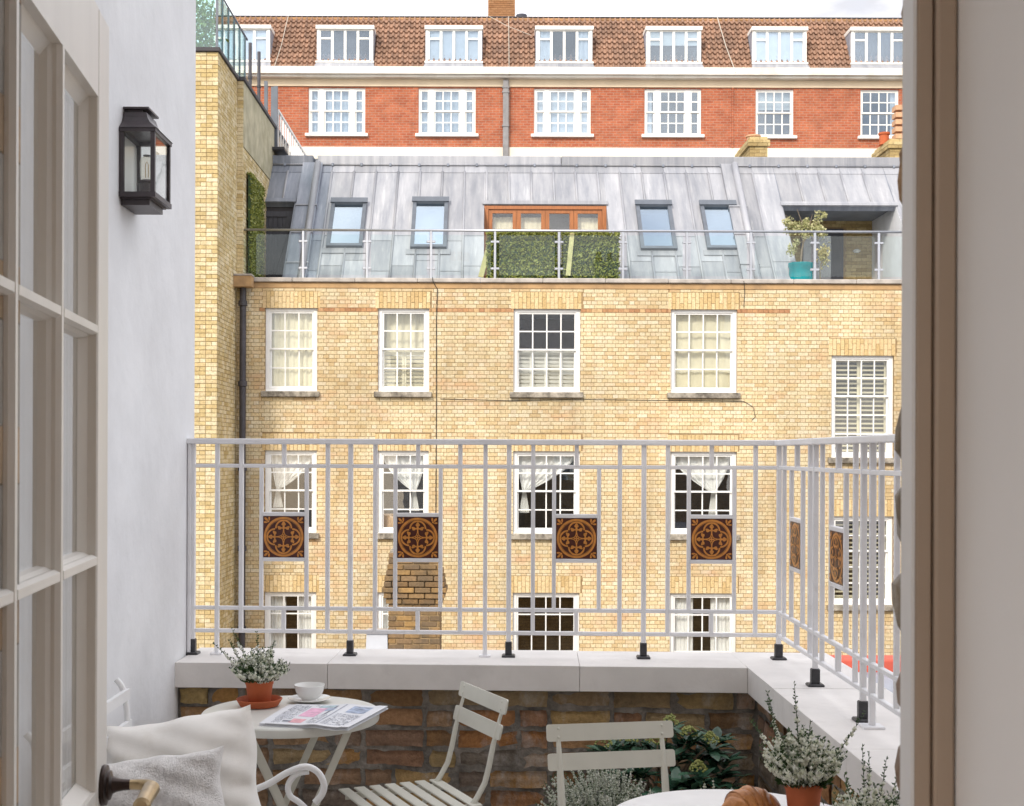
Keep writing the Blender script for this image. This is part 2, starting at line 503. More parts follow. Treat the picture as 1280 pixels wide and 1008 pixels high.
plain('brass', (.52, .40, .24), 0.32, 0.25, 25, 0.1, 90, metal=0.85)
plain('paving', (.60, .57, .53), 0.85, 0.15, 4, 0.3)
plain('ground_tarmac', (.08, .08, .08), 0.9, 0.2, 3, 0.3)
plain('red_paint', (.50, .085, .05), 0.6, 0.12, 3, 0.2)
plain('block_grey', (.50, .51, .54), 0.8, 0.08, 4, 0.2)
plain('lantern_metal', (.050, .040, .045), 0.42, 0.25, 22, 0.2, 120, bdist=0.001)
plain('socket', (.10, .08, .085), 0.5, 0.2, 22, 0)
plain('filament', (.60, .40, .18), 0.4, 0.1, 22, 0)
plain('cable_black', (.02, .02, .02), 0.6, 0.1, 5, 0)
plain('cable_white', (.50, .45, .38), 0.6, 0.1, 5, 0)
plain('bark_reed', (.52, .46, .22), 0.9, 0.2, 9, 0.2)
plain('pantile', (.33, .195, .13), 0.8, 0.22, 4, 0.2, 30, isl=0.28, dirt=(.20, .13, .10), dscale=1.2, dpos=(.5, .8))
plain('ridge_tile', (.36, .20, .09), 0.85, 0.3, 7, 0.3, 30, isl=0.3)
plain('lead_cheek', (.30, .31, .36), 0.6, 0.2, 3, 0.1)
plain('tar', (.05, .045, .05), 0.7, 0.2, 3, 0.1)

def lead_mat(name, base, dark, streak):
    m, n, l, b = nodes_of(name)
    f = ramp(n, l, noise(n, l, position(n, l, (5, 1, .5)), 1.2, 7, 0.6), [(.3, dark), (.68, base)])
    s = ramp(n, l, noise(n, l, position(n, l, (9, 1, .35)), 1.5, 6, 0.65), [(.56, (0, 0, 0)), (.76, (.6, .6, .6))])
    c = mixc(n, l, s, f, streak)
    t = ramp(n, l, island(n, l), [(0, (.80,) * 3), (1, (1.10,) * 3)])
    c = mixc(n, l, 1.0, c, t, 'MULTIPLY')
    l.new(c, b.inputs['Base Color'])
    b.inputs['Roughness'].default_value = 0.55
    b.inputs['Metallic'].default_value = 0.15
    bump(n, l, b, noise(n, l, position(n, l), 5, 3), 0.3, 0.03)
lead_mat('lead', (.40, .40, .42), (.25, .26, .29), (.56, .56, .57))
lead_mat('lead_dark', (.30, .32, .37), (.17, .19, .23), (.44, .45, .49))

glass_mat('window_glass', (.96, .97, .97), 1.68)
glass_mat('far_glass', (.80, .85, .90), 2.2, gl=(.85, .93, 1))
glass_mat('sky_glass', (.55, .62, .70), 5.5, gl=(.82, .93, 1))
glass_mat('rail_glass', (.94, .98, .975), 1.36)
glass_mat('wing_glass', (.68, .86, .84), 1.7)
glass_mat('door_glass', (.97, .985, .99), 1.35)
glass_mat('lantern_glass', (.95, .96, .95), 1.35)
glass_mat('bulb_glass', (.95, .93, .88), 1.5)

leaf_mat('heather_green', [(.018, .045, .010), (.035, .075, .018), (.055, .105, .028), (.024, .055, .014)])
leaf_mat('heather_white', [(.78, .79, .66), (.86, .86, .78), (.70, .73, .56), (.88, .88, .82)])
leaf_mat('silver_green', [(.62, .65, .55), (.76, .77, .69), (.50, .55, .42), (.82, .82, .76)])
leaf_mat('skimmia_leaf', [(.025, .075, .045), (.05, .12, .075), (.08, .17, .105), (.035, .095, .062)], 0.22, 0.12)
leaf_mat('skimmia_bud', [(.36, .40, .10), (.50, .50, .18), (.27, .32, .08)])
leaf_mat('hedge_leaf', [(.17, .20, .035), (.30, .32, .06), (.42, .42, .11), (.10, .14, .025), (.34, .34, .08)])
leaf_mat('olive_leaf', [(.50, .47, .24), (.36, .37, .16), (.62, .57, .32), (.26, .29, .12)])
leaf_mat('yellow_leaf', [(.48, .40, .16), (.60, .52, .26), (.36, .32, .12)])
# ================================================================ ground and neighbouring low roofs
struct(MB().add([(-300, -150, -8), (300, -150, -8), (300, 450, -8), (-300, 450, -8)], [(0, 1, 2, 3)]).build('ground', 'ground_tarmac', origin=(0, 0, -8)))

# ================================================================ yellow brick building across the yard
YF = 25.0
S25 = YF / F
apt = thing('brick_apartment_building', 'pale yellow brick block with white sash windows and lead mansard roof', 'building', (2.0, YF, -8))
Z = lambda py, Y=YF: W(CX, py, Y).z
X = lambda px, Y=YF: W(px, CY, Y).x
FX0, FX1 = X(287), X(1180)
ZTOP = Z(361.5)
Ztier = [(Z(386.0), Z(489.5)), (Z(564.0), Z(666.5)), (Z(741.0), Z(844))]
Zright = [(Z(443.0), Z(570.0)), (Z(644.0), Z(754.0))]
wins = []
for ci, (a, b, n) in enumerate(((331, 396, 3), (472, 536, 3), (641.5, 725, 4), (838, 921, 4))):
    for ri, (zt, zb) in enumerate(Ztier):
        wins.append((X(a), X(b), zb, zt, n, 4, 'UML'[ri] + str(ci + 1)))
for ri, (zt, zb) in enumerate(Zright):
    wins.append((X(1039), X(1117), zb, zt, 4, 5, 'UM'[ri] + '5'))
SILL_H = 0.12
win_holes = [(w[0], w[1], w[2] - SILL_H, w[3]) for w in wins]
sold_h = 0.325
sold = [(w[0] - 0.05, w[1] + 0.05, w[3], w[3] + sold_h) for w in wins]
ZB = -3.2
# mortar core: slab with openings
mb = MB()
for p in rsub((FX0, FX1, ZB, ZTOP), win_holes):
    mb.box(p[0], p[1], YF + 0.009, YF + 0.26, p[2], p[3])
core = mb.build('wall', 'mortar', apt)
MB().box(FX0, FX1, YF, YF + 0.3, -8, ZB).build('lower_wall', 'far_yellow', apt)
# bricks, English bond
COURSE, LEN, JO = 0.0738, 0.203, 0.0085
brick_meshes = {}
def unit_brick(w, h, d, matname):
    key = (round(w, 3), round(h, 3), round(d, 3), matname)
    if key not in brick_meshes:
        me = bpy.data.meshes.new('brick')
        x, z = w / 2, h / 2
        b = 0.004
        me.from_pydata([(-x, d, -z), (x, d, -z), (x, d, z), (-x, d, z), (-x, b, -z), (x, b, -z), (x, b, z), (-x, b, z), (-x + b, 0, -z + b), (x - b, 0, -z + b), (x - b, 0, z - b), (-x + b, 0, z - b)], [],
                       [(8, 9, 10, 11), (4, 5, 9, 8), (5, 6, 10, 9), (6, 7, 11, 10), (7, 4, 8, 11), (0, 1, 5, 4), (1, 2, 6, 5), (2, 3, 7, 6), (3, 0, 4, 7)])
        me.materials.append(MAT[matname])
        brick_meshes[key] = me
    return brick_meshes[key]

z_string = Z(386.5)
row = 0
z = ZTOP
rest = MB()
strings = MB()
singles = 0
excl = win_holes + sold
while z > ZB:
    z0, z1 = z - COURSE + JO, z
    st = row % 2 == 0
    step = LEN if st else LEN / 2
    x = FX0 - (0 if st else LEN / 4)
    is_string = abs((z0 + z1) / 2 - z_string) < 0.037
    while x < FX1:
        full = (max(x, FX0), min(x + step - JO, FX1), z0, z1)
        for p in rsub(full, excl):
            w, h = p[1] - p[0], p[3] - p[2]
            if w < 0.025 or h < 0.02: continue
            prot = random.uniform(0, 0.004)
            whole = st and abs(w - (LEN - JO)) < 1e-4 and abs(h - (COURSE - JO)) < 1e-4
            if whole and not is_string and singles < 290 and 1.75 < z < 4.0 and -1.4 < x < 4.5 and random.random() < 0.80:
                put('brick', unit_brick(w, h, 0.03, 'yellow_brick'), core, Matrix.Translation(((p[0] + p[1]) / 2, YF - prot, (p[2] + p[3]) / 2)))
                singles += 1
            else:
                (strings if is_string and (X(318) < x < X(985)) else rest).box(p[0], p[1], YF - prot, YF + 0.03, p[2], p[3])
        x += step
    z -= COURSE; row += 1
rest.build('brickwork', 'yellow_brick', core, kind='stuff', fix=False)
strings.build('string_course', 'string_brick', core, kind='stuff', fix=False)
# soldier arches over the windows
for s in sold:
    mb = MB()
    x = s[0]; k = 0
    while x < s[1] - 0.03:
        x1 = min(x + 0.066, s[1])
        cut = s[2] + (0.215 if k % 2 == 0 else 0.105)
        for a, b in ((s[2], cut), (cut + JO, s[3] - JO)):
            mb.box(x, x1, YF - random.uniform(0, .004), YF + .03, a, b)
        x = x1 + JO; k += 1
    mb.build('window_arch', 'soldier_brick', core, kind='stuff', fix=False)

def sash_window(parent, x0, x1, z0, z1, Yf, cols, rows, split, glass='window_glass', frame_w=0.075, bar=0.024, rec=0.065, sill=True, paint='window_paint', groups=None, sill_mat='sill_stone', up_rows=None):
    fr = MB()
    ya, yb = Yf + rec, Yf + rec + 0.12
    fr.box(x0, x0 + frame_w, ya, yb, z0, z1); fr.box(x1 - frame_w, x1, ya, yb, z0, z1)
    fr.box(x0 + frame_w, x1 - frame_w, ya, yb, z1 - frame_w * .8, z1); fr.box(x0 + frame_w, x1 - frame_w, ya, yb, z0, z0 + frame_w * .8)
    gs = groups or [(0.0, 1.0, cols)]
    ix0, ix1, iz0, iz1 = x0 + frame_w, x1 - frame_w, z0 + frame_w * .8, z1 - frame_w * .8
    L = ix1 - ix0
    for (a, b, c), nx in zip(gs[:-1], gs[1:]):
        fr.box(ix0 + b * L, ix0 + nx[0] * L, ya, yb, iz0, iz1)
    w = fr.build('window', paint, parent)
    zs = iz0 + split * (iz1 - iz0)
    ru = up_rows or rows // 2
    for (a, b, c) in gs:
        gx0, gx1 = ix0 + a * L, ix0 + b * L
        for (sz0, sz1, yo, nr) in ((zs - .0, iz1, ya + .02, ru), (iz0, zs + .035, ya + .065, rows - ru)):
            s = MB(); st = bar * 1.35
            s.box(gx0, gx0 + st, yo, yo + .035, sz0, sz1); s.box(gx1 - st, gx1, yo, yo + .035, sz0, sz1)
            s.box(gx0 + st, gx1 - st, yo, yo + .035, sz0, sz0 + st); s.box(gx0 + st, gx1 - st, yo, yo + .035, sz1 - st, sz1)
            cx0, cx1, cz0, cz1 = gx0 + st, gx1 - st, sz0 + st, sz1 - st
            pw, ph = (cx1 - cx0 - bar * (c - 1)) / c, (cz1 - cz0 - bar * (nr - 1)) / nr
            for i in range(1, c):
                xx = cx0 + i * (pw + bar) - bar
                s.box(xx, xx + bar, yo + .002, yo + .03, cz0, cz1)
            for j in range(1, nr):
                zz = cz0 + j * (ph + bar) - bar
                for i in range(c):
                    xx = cx0 + i * (pw + bar)
                    s.box(xx, xx + pw, yo + .002, yo + .03, zz, zz + bar)
            s.build('sash', paint, w, fix=False)
            me = None
            for i in range(c):
                for j in range(nr):
                    px, pz = cx0 + i * (pw + bar) + pw / 2, cz0 + j * (ph + bar)
                    if me is None:
                        o = MB().box(px - pw / 2, px + pw / 2, yo + .014, yo + .018, pz, pz + ph).build('pane', glass, w)
                        me = o.data
                    else:
                        t = random.gauss(0, 0.004); u = random.gauss(0, 0.004)
                        put('pane', me, w, Matrix.Translation((px, yo + .016, pz)) @ Matrix.Rotation(t, 4, 'X') @ Matrix.Rotation(u, 4, 'Z'))
    if sill:
        if sill_mat == 'sill_stone':
            MB().bevbox(x0 - .07, x1 + .05, Yf - .09, ya - .003, z0 - SILL_H, z0 - .012, .012).build('sill', sill_mat, w)
            MB().bevbox(x0 + .004, x1 - .004, ya - .002 - .05, yb, z0 - .012, z0 + .001, .005).build('sub_sill', paint, w)
        else:
            MB().bevbox(x0 - .1, x1 + .1, Yf - .12, ya + .002, z0 - .09, z0 + .01, .012).build('sill', sill_mat, w)
    return w, (ix0, ix1, iz0, iz1, yb)

def drape(w, x0, x1, z0, z1, y, matname, folds=9, amp=.018):
    mb = MB()
    n = folds * 6
    ph = random.random() * 6
    mb.grid(lambda u, v: (x0 + u * (x1 - x0), y + amp * math.sin(u * folds * 2 * math.pi + ph + .6 * math.sin(v * 3 + ph)) + amp * .5 * math.sin(u * folds * 5.1 + ph), z0 + v * (z1 - z0)), n, 6)
    return mb.build('curtain', matname, w, smooth=True, fix=False)

def swag(w, x0, x1, zt, xt, zt2, zb, y, matname='curtain_white'):
    """curtain gathered at a tie point"""
    mb = MB()
    def fn(u, v):
        if v < 0.7:
            t = v / 0.7
            s = t ** 1.35
            tx = x0 + u * (x1 - x0)
            gx = xt + (u - .5) * .07
            zz = zt + (zt2 - zt) * (t ** (1.0 if abs(tx - xt) < .2 else .78))
            return (tx + (gx - tx) * s, y + .02 * math.sin(u * 38) * (1 - .4 * t), zz)
        t = (v - .7) / .3
        return (xt + (u - .5) * (.07 + .13 * t), y + .02 * math.sin(u * 30), zt2 + (zb - zt2) * t)
    mb.grid(fn, 48, 20)
    return mb.build('curtain', matname, w, smooth=True, fix=False)

def louvres(w, x0, x1, z0, z1, y, matname, pitch=.075, n=3, slat=.05):
    mb = MB()
    pw = (x1 - x0) / n
    for i in range(n):
        a, b = x0 + i * pw + .004, x0 + (i + 1) * pw - .004
        mb.box(a, a + .035, y, y + .03, z0, z1); mb.box(b - .035, b, y, y + .03, z0, z1)
        mb.box(a + .035, b - .035, y, y + .03, z0, z0 + .04); mb.box(a + .035, b - .035, y, y + .03, z1 - .04, z1)
        zz = z0 + .05
        while zz < z1 - .05:
            mb.bar((a + .035, y + .015, zz + .02), (b - .035, y + .015, zz + .02), .012, slat, up=(0, -.45, 1)); zz += pitch
    return mb.build('louvre_blind', matname, w, fix=False)

for (x0, x1, z0, z1, n, rows, code) in wins:
    five = code.endswith('5')
    w, (a, b, c, d, y) = sash_window(apt, x0, x1, z0, z1, YF, n, rows, .6 if five else .5, up_rows=2 if five else None)
    y += .05
    H = d - c
    if code in ('U1', 'U4'): drape(w, a, b, c, d, y, 'curtain_cream', 7 if code == 'U1' else 5, .02 if code == 'U1' else .008)
    elif code == 'U2':
        drape(w, a, b, c + .5 * H, d, y + .1, 'curtain_cream', 6); louvres(w, a, b, c, c + .5 * H, y, 'curtain_cream', .075, 2)
        drape(w, a, b, c, c + .5 * H, y + .15, 'blind_white', 3, .004)
    elif code == 'U3':
        louvres(w, a, b, c, c + .5 * H, y, 'blind_white', .075, 4); drape(w, a, b, c, c + .5 * H, y + .08, 'blind_white', 3, .004)
    elif five: louvres(w, a, b, c, d, y, 'curtain_cream', .085, 2, .030)
    elif code == 'M1': swag(w, a, b, d, a + .17 * (b - a), c + .52 * H, c + .28 * H, y)
    elif code == 'M2':
        swag(w, a, b, d, a + .74 * (b - a), c + .50 * H, c + .24 * H, y)
        MB().box(a, b, y + .06, y + .08, c, c + .2 * H).build('boarding', 'board', w)
    elif code == 'M3': swag(w, a, b, d, a + .13 * (b - a), c + .50 * H, c + .22 * H, y)
    elif code == 'M4': swag(w, a, b, d, a + .70 * (b - a), c + .50 * H, c + .14 * H, y)
    elif code == 'L1':
        drape(w, a, a + .36 * (b - a), c, d, y, 'curtain_white', 4); drape(w, a + .66 * (b - a), b, c, d, y, 'curtain_white', 4)
    elif code == 'L2': drape(w, a, b, c, d, y, 'curtain_white', 7)
    elif code == 'L4':
        drape(w, a, a + .36 * (b - a), c, d, y, 'curtain_white', 5); drape(w, a + .66 * (b - a), b, c, d, y, 'curtain_white', 5)
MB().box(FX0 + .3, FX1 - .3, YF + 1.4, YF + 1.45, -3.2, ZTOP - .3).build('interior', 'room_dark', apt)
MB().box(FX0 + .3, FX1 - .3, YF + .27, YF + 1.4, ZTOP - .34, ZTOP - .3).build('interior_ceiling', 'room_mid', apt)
# parapet band, coping
ZC0, ZC1 = Z(354), Z(348.5)
mb = MB().bevbox(FX0, FX1, YF - .015, YF + .32, ZTOP + .002, ZC0, .01).build('parapet_band', 'cement', apt)
mb = MB()
x = FX0
while x < FX1:
    MB().bevbox(x, min(x + 1.18, FX1), YF - .07, YF + .36, ZC0 + .002, ZC1 + random.uniform(-.006, .006), .012).build('coping_stone', 'coping_grey', apt)
    x += 1.185
# rainwater hopper and downpipe
hp = MB().prism([(X(293), YF - .34), (X(317.5), YF - .34), (X(317.5), YF - .08), (X(293), YF - .08)], Z(362), Z(349)).build('hopper_head', 'cement', apt)
MB().bevbox(X(292.3), X(318.2), YF - .36, YF - .075, Z(349) + .001, Z(346.5), .008).build('hopper_rim', 'coping_grey', hp)
xp = X(304.5)
dp = sharp(MB().tube([(xp, YF - .12, Z(362)), (xp, YF - .12, ZB)], .062, 12).build('downpipe', 'dark_pipe', apt))
for py in (385, 485, 590, 690, 790):
    sharp(MB().lathe([(.062, 0), (.085, .01), (.085, .10), (.062, .11)], 12, (xp, YF - .12, Z(py))).build('pipe_collar', 'dark_pipe', dp))
MB().tube([(X(540), YF - .08, Z(348)), (X(540.5), YF - .10, Z(353)), (X(546), YF - .03, Z(362)), (X(545), YF - .015, Z(400)), (X(545.5), YF - .015, Z(490)), (X(545), YF - .015, Z(700)), (X(545), YF - .015, ZB)], .008, 5).build('cable', 'cable_black', apt)
MB().tube([(X(928), YF - .08, Z(351)), (X(930), YF - .02, Z(362)), (X(929), YF - .012, Z(383))], .006, 5).build('cable', 'cable_black', apt)
MB().tube([(X(x_), YF - .012, Z(y_)) for x_, y_ in ((550, 499), (640, 501), (725, 499), (838, 500), (930, 501), (941, 508), (944, 520), (940, 524))], .0055, 5).build('cable', 'cable_black', apt)

# ---- lead mansard roof with terrace
Y0, Z0S, K = 25.42, 4.45, 1.10
YR = 28.43
def vslope(py):      # slope coordinate where the photo row py meets the roof
    k = (CY - py) / F
    Yy = (K * Y0 - Z0S + CAMH) / (K - k)
    return (Yy - Y0) * math.sqrt(1 + K * K), Yy
QL = math.sqrt(1 + K * K)
LTOP = (YR - Y0) * QL
def SL(x, v, h=0.0):
    Yy = Y0 + v / QL; zz = Z0S + K * v / QL
    return (x, Yy - h * K / QL, zz + h / QL)
def slab(mb, u0, u1, v0, v1, h0, h1, mi=0):
    vs = [SL(u0, v0, h0), SL(u1, v0, h0), SL(u1, v1, h0), SL(u0, v1, h0), SL(u0, v0, h1), SL(u1, v0, h1), SL(u1, v1, h1), SL(u0, v1, h1)]
    return mb.add(vs, [(0, 3, 2, 1), (4, 5, 6, 7), (0, 1, 5, 4), (1, 2, 6, 5), (2, 3, 7, 6), (3, 0, 4, 7)], mi)
YD = vslope(256.5)[1]
vD = (YD - Y0) * QL
zD = Z0S + K * (YD - Y0)
LX0, LX1 = -4.72, 10.2
sky_px = [(410.5, 455, 255.5, 312), (514, 558, 254, 313), (795.5, 842, 257, 314), (876.5, 924, 257, 313)]
sky = []
for a, b, t, bt in sky_px:
    v0, ya = vslope(bt); v1, yb = vslope(t)
    ym = (ya + yb) / 2
    sky.append((X((a + b) / 2, ym) - .365, X((a + b) / 2, ym) + .365, v0, v1))
rec = [(X(604, YD), X(757, YD), 0, vD), (X(977, YD), X(1119, YD), 0, vD), (LX0, X(367, YD), 0, vD + .06)]
rholes = sky + rec
roof = None
mb = MB()
for p in rsub((LX0, LX1, 0, LTOP), rholes):
    slab(mb, p[0], p[1], p[2], p[3], -.12, -.004)
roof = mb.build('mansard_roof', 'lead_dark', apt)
# lead sheets with laps, and rolls between them
PW = 0.473
u = X(635, 28.2) - 12 * PW
tiers = [0, .62, 1.28, 2.0, LTOP - .30, LTOP]
tiers = [0, 1.10, 2.05, LTOP - .28, LTOP]
ups = [(X(379, 27), .42), (X(925, 27), .36)]      # party-wall upstands
i = 0
while u < LX1:
    a, b = max(u + .006, LX0), min(u + PW - .006, LX1)
    if b - a > .05:
        for j in range(len(tiers) - 1):
            off = .0 if j in (0, 3) else (.33 * ((i * 7) % 3 - 1) * .5)
            lo = tiers[j] + (off if j else 0); 
            hi = tiers[j + 1] + (.33 * ((i * 7) % 3 - 1) * .5 if j + 1 in (1, 2) and j + 1 not in (3,) else 0)
            lo = tiers[j] + (.33 * ((i * 7) % 3 - 1) * .5 if j in (1, 2) else 0)
            for p in rsub((a, b, lo, hi), rholes):
                if p[1] - p[0] < .03 or p[3] - p[2] < .03: continue
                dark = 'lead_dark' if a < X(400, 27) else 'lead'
                m_ = MB()
                vs = [SL(p[0], p[2], .012), SL(p[1], p[2], .012), SL(p[1], p[3] + .01, .002), SL(p[0], p[3] + .01, .002),
                      SL(p[0], p[2], -.003), SL(p[1], p[2], -.003), SL(p[1], p[3], -.003), SL(p[0], p[3], -.003)]
                m_.add(vs, [(0, 1, 2, 3), (0, 4, 5, 1), (1, 5, 6, 2), (2, 6, 7, 3), (3, 7, 4, 0)])
                m_.build('lead_sheet', dark, roof)
    if LX0 < u < LX1:
        for p in rsub((u - .022, u + .022, 0, LTOP - .25), rholes):
            if p[1] - p[0] < .04 or p[3] - p[2] < .1: continue
            m_ = MB()
            m_.tube([SL(u, p[2], .012), SL(u, p[3], .012)], .026, 8)
            m_.build('lead_roll', 'lead', roof, smooth=True)
    u += PW; i += 1
for (ux, uw) in ups:
    m_ = MB(); slab(m_, ux - uw / 2, ux + uw / 2, 0, LTOP - .05, 0, .10)
    o = m_.build('party_upstand', 'lead_dark' if ux < 0 else 'lead', roof)
    for vv in (1.05, 2.0, 2.9):
        m_ = MB(); slab(m_, ux - uw / 2 - .012, ux + uw / 2 + .012, vv, vv + .035, .0, .125); m_.build('lead_lap', 'lead', roof)
    m_ = MB().tube([SL(ux + uw * .28, 0, .12), SL(ux + uw * .28, LTOP - .1, .12)], .07, 10)
    m_.build('lead_roll', 'lead', roof, smooth=True)
# top fascia with clips
zf0, zf1 = Z0S + K * (YR - Y0) - .02, Z(195.5, YR)
for (a, b, mm) in ((LX0, X(390.5, YR), 'lead_dark'), (X(396, YR), X(700, YR), 'lead'), (X(700.5, YR), LX1, 'lead')):
    f_ = MB().bevbox(a, b, YR - .03, YR + .2, zf0, zf1, .012).build('roof_fascia', mm, apt)
    m_ = MB().tube([(a, YR - .035, zf0 + .02), (b, YR - .035, zf0 + .02)], .022, 6); m_.build('drip_roll', 'lead', f_, smooth=True)
    xx = a + .3
    while xx < b:
        MB().bevbox(xx, xx + .05, YR - .075, YR - .025, zf0 - .02, zf0 + .05, .01).build('clip', 'lead_dark', f_); xx += .62
MB().box(LX0, LX1, YR + .2, 40, zf0 - .2, zf1 - .02).build('flat_roof', 'flat_roof', apt)
# cap strip over the openings
for r_ in (rec[0], rec[1], rec[2]):
    m_ = MB(); slab(m_, r_[0] - .03, r_[1] + .03, r_[3] - .02, r_[3] + .10, .012, .045)
    m_.build('drip_flashing', 'lead' if r_[0] > -3 else 'lead_dark', roof)
# terrace slab
MB().box(LX0 - .1, LX1, YF + .321, 29.6, Z0S - .2, Z0S - .01).build('terrace_slab', 'flat_roof', apt)
# cheeks of the recesses
def cheek(xx, t, yback, mm, ztop=None):
    zt = ztop or zD
    poly = [(Y0, Z0S), (YD, zD)] + ([(yback, zD)] if yback > YD else []) + [(yback, Z0S)]
    n = len(poly)
    vs = [(xx, p[0], p[1]) for p in poly] + [(xx + t, p[0], p[1]) for p in poly]
    m_ = MB().add(vs, [tuple(range(n)), tuple(range(n, 2 * n))[::-1]] + [(k, (k + 1) % n, n + (k + 1) % n, n + k) for k in range(n)])
    return m_.build('recess_cheek', mm, apt)
YB = 29.2
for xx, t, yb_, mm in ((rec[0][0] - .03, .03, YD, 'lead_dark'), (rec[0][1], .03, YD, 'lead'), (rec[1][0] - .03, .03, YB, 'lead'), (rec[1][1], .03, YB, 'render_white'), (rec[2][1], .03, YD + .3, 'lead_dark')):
    cheek(xx + (.004 if xx in (rec[0][0] - .03, rec[1][0] - .03) else -.004), t, yb_, mm)
# timber doors in the middle recess
dx0, dx1 = rec[0][0], rec[0][1]
dz1 = zD - .02
dr = MB()
dr.box(dx0, dx0 + .09, YD - .03, YD + .1, Z0S, dz1); dr.box(dx1 - .09, dx1, YD - .03, YD + .1, Z0S, dz1); dr.box(dx0 + .09, dx1 - .09, YD - .03, YD + .1, dz1 - .07, dz1)
dr = dr.build('terrace_doors', 'oak_frame', apt)
lw = (dx1 - dx0 - .18) / 4
for k in range(4):
    a = dx0 + .09 + k * lw; b = a + lw
    m_ = MB()
    m_.box(a + .003, a + .085, YD, YD + .055, Z0S, dz1 - .072); m_.box(b - .085, b - .003, YD, YD + .055, Z0S, dz1 - .072)
    m_.box(a + .085, b - .085, YD, YD + .055, dz1 - .15, dz1 - .072); m_.box(a + .085, b - .085, YD, YD + .055, Z0S, Z0S + .2)
    m_.build('door_leaf', 'oak_frame', dr)
    MB().box(a + .085, b - .085, YD + .02, YD + .026, Z0S + .2, dz1 - .15).build('pane', 'window_glass', dr)
    if k != 2: drape(dr, a + .06, b - .06, Z0S + .1, dz1 - .2, YD + .2, 'curtain_cream', 4, .01)
MB().box(dx0, dx1, YD + .9, YD + .95, Z0S, dz1 + .3).build('doorway_interior', 'room_mid', apt)
# left slate-coloured board door
bx0, bx1 = X(321, YD), X(366, YD)
bd = MB()
k = 0; xx = bx0
while xx < bx1 - .02:
    bd.box(xx, min(xx + .095, bx1), YD + .12, YD + .15, Z0S, zD - .12); xx += .101
bd = bd.build('board_door', 'slate_door', apt)
MB().bar((bx0 + .3, YD + .10, Z0S + .9), (bx1 - .08, YD + .10, zD - .22), .03, .12).build('door_brace', 'slate_door', bd)
MB().box(bx0, bx1, YD + .09, YD + .12, zD - .24, zD - .13).build('door_ledge', 'slate_door', bd)
MB().box(LX0 - .02, bx1 + .06, YD + .16, YD + .2, Z0S, zD + .1).build('recess_back', 'tar', apt)
# loggia on the right: soffit, brick back wall, dark door
lx0, lx1 = rec[1][0], rec[1][1]
MB().box(lx0, lx1, YD - .02, YB + .2, zD - .005, zD + .05).build('loggia_soffit', 'flat_roof', apt)
lw_ = MB().box(lx0 - .2, lx1 + .2, YB + .01, YB + .2, Z0S, zD - .005).build('loggia_wall', 'mortar', apt)
mb = MB(); row = 0; z = zD
ldx0, ldx1 = X(1033, YB), X(1053, YB)
while z > Z0S:
    x = lx0 - (.11 if row % 2 else 0)
    while x < lx1:
        for p in rsub((max(x, lx0), min(x + .216, lx1), z - .066, z), [(X(1000, YB), ldx1 + .05, Z0S, Z(283, YB))]):
            if p[1] - p[0] > .03: mb.box(p[0], p[1], YB - .005 * random.random(), YB + .03, p[2], p[3])
        x += .225
    z -= .075; row += 1
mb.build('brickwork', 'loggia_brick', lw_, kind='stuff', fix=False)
ld = MB().box(X(1000, YB), ldx1, YB - .03, YB + .02, Z0S, Z(285, YB)).build('loggia_door', 'slate_door', apt)
MB().box(X(1003, YB), ldx1 - .28, YB - .045, YB - .031, Z0S + .2, Z(288, YB)).build('pane', 'window_glass', ld)
lamp = MB().lathe([(.05, -.04), (.09, 0), (.05, .04)], 12, (X(1069, YB), YB - .06, Z(313, YB))).build('wall_lamp', 'porcelain', apt)
# skylights
for (a, b, v0, v1) in sky:
    m_ = MB()
    fw = .075
    for q in ((a, a + fw, v0, v1), (b - fw, b, v0, v1), (a + fw, b - fw, v0, v0 + fw), (a + fw, b - fw, v1 - fw * 1.4, v1)):
        slab(m_, q[0], q[1], q[2], q[3], -.1, .09)
    s_ = m_.build('skylight', 'dark_frame', roof)
    m_ = MB(); slab(m_, a + fw, b - fw, v0 + fw, v1 - fw * 1.4, .045, .055); m_.build('pane', 'sky_glass', s_)
    m_ = MB(); slab(m_, a + fw, b - fw, v0 + fw, v1 - fw * 1.4, -.12, -.10); m_.build('blind', 'blind_white' if a < -2.5 or a > 4 else 'curtain_white', s_)
    m_ = MB(); slab(m_, a - .02, b + .02, v1 - .10, v1 + .05, .091, .125); m_.build('hood', 'dark_frame', s_)
    m_ = MB(); slab(m_, a - .08, b + .08, v0 - .16, v0 - .002, .013, .03); m_.build('apron', 'lead', s_)
# chimney stacks behind the lead roof
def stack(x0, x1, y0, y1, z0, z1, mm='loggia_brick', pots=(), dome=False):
    c = MB().box(x0 + .008, x1 - .008, y0 + .008, y1 - .008, z0, z1 - .01).build('chimney', 'mortar', apt)
    mb = MB(); z = z1; r = 0
    while z > z0:
        grow = .05 if r in (1, 2) else 0
        a0, a1, b0, b1 = x0 - grow, x1 + grow, y0 - grow, y1 + grow
        x = a0 - (.11 if r % 2 else 0)
        while x < a1:
            p0, p1 = max(x, a0), min(x + .216, a1)
            if p1 - p0 > .03: mb.box(p0, p1, b0 - .004 * random.random(), b0 + .09, z - .066, z)
            x += .225
        y = b0 + .1
        while y < b1:
            mb.box(a0 - .004 * random.random(), a0 + .1, y, min(y + .2, b1), z - .066, z)
            y += .21
        z -= .075; r += 1
    mb.build('brickwork', mm, c, kind='stuff', fix=False)
    for (px, r_, h) in pots:
        sharp(MB().lathe([(r_, 0), (r_ * .92, h * .8), (r_ * 1.12, h * .84), (r_ * 1.12, h), (r_ * .8, h)], 14, (px, (y0 + y1) / 2, z1)).build('chimney_pot', 'terracotta' if not dome else 'clay_pot', c))
    return c
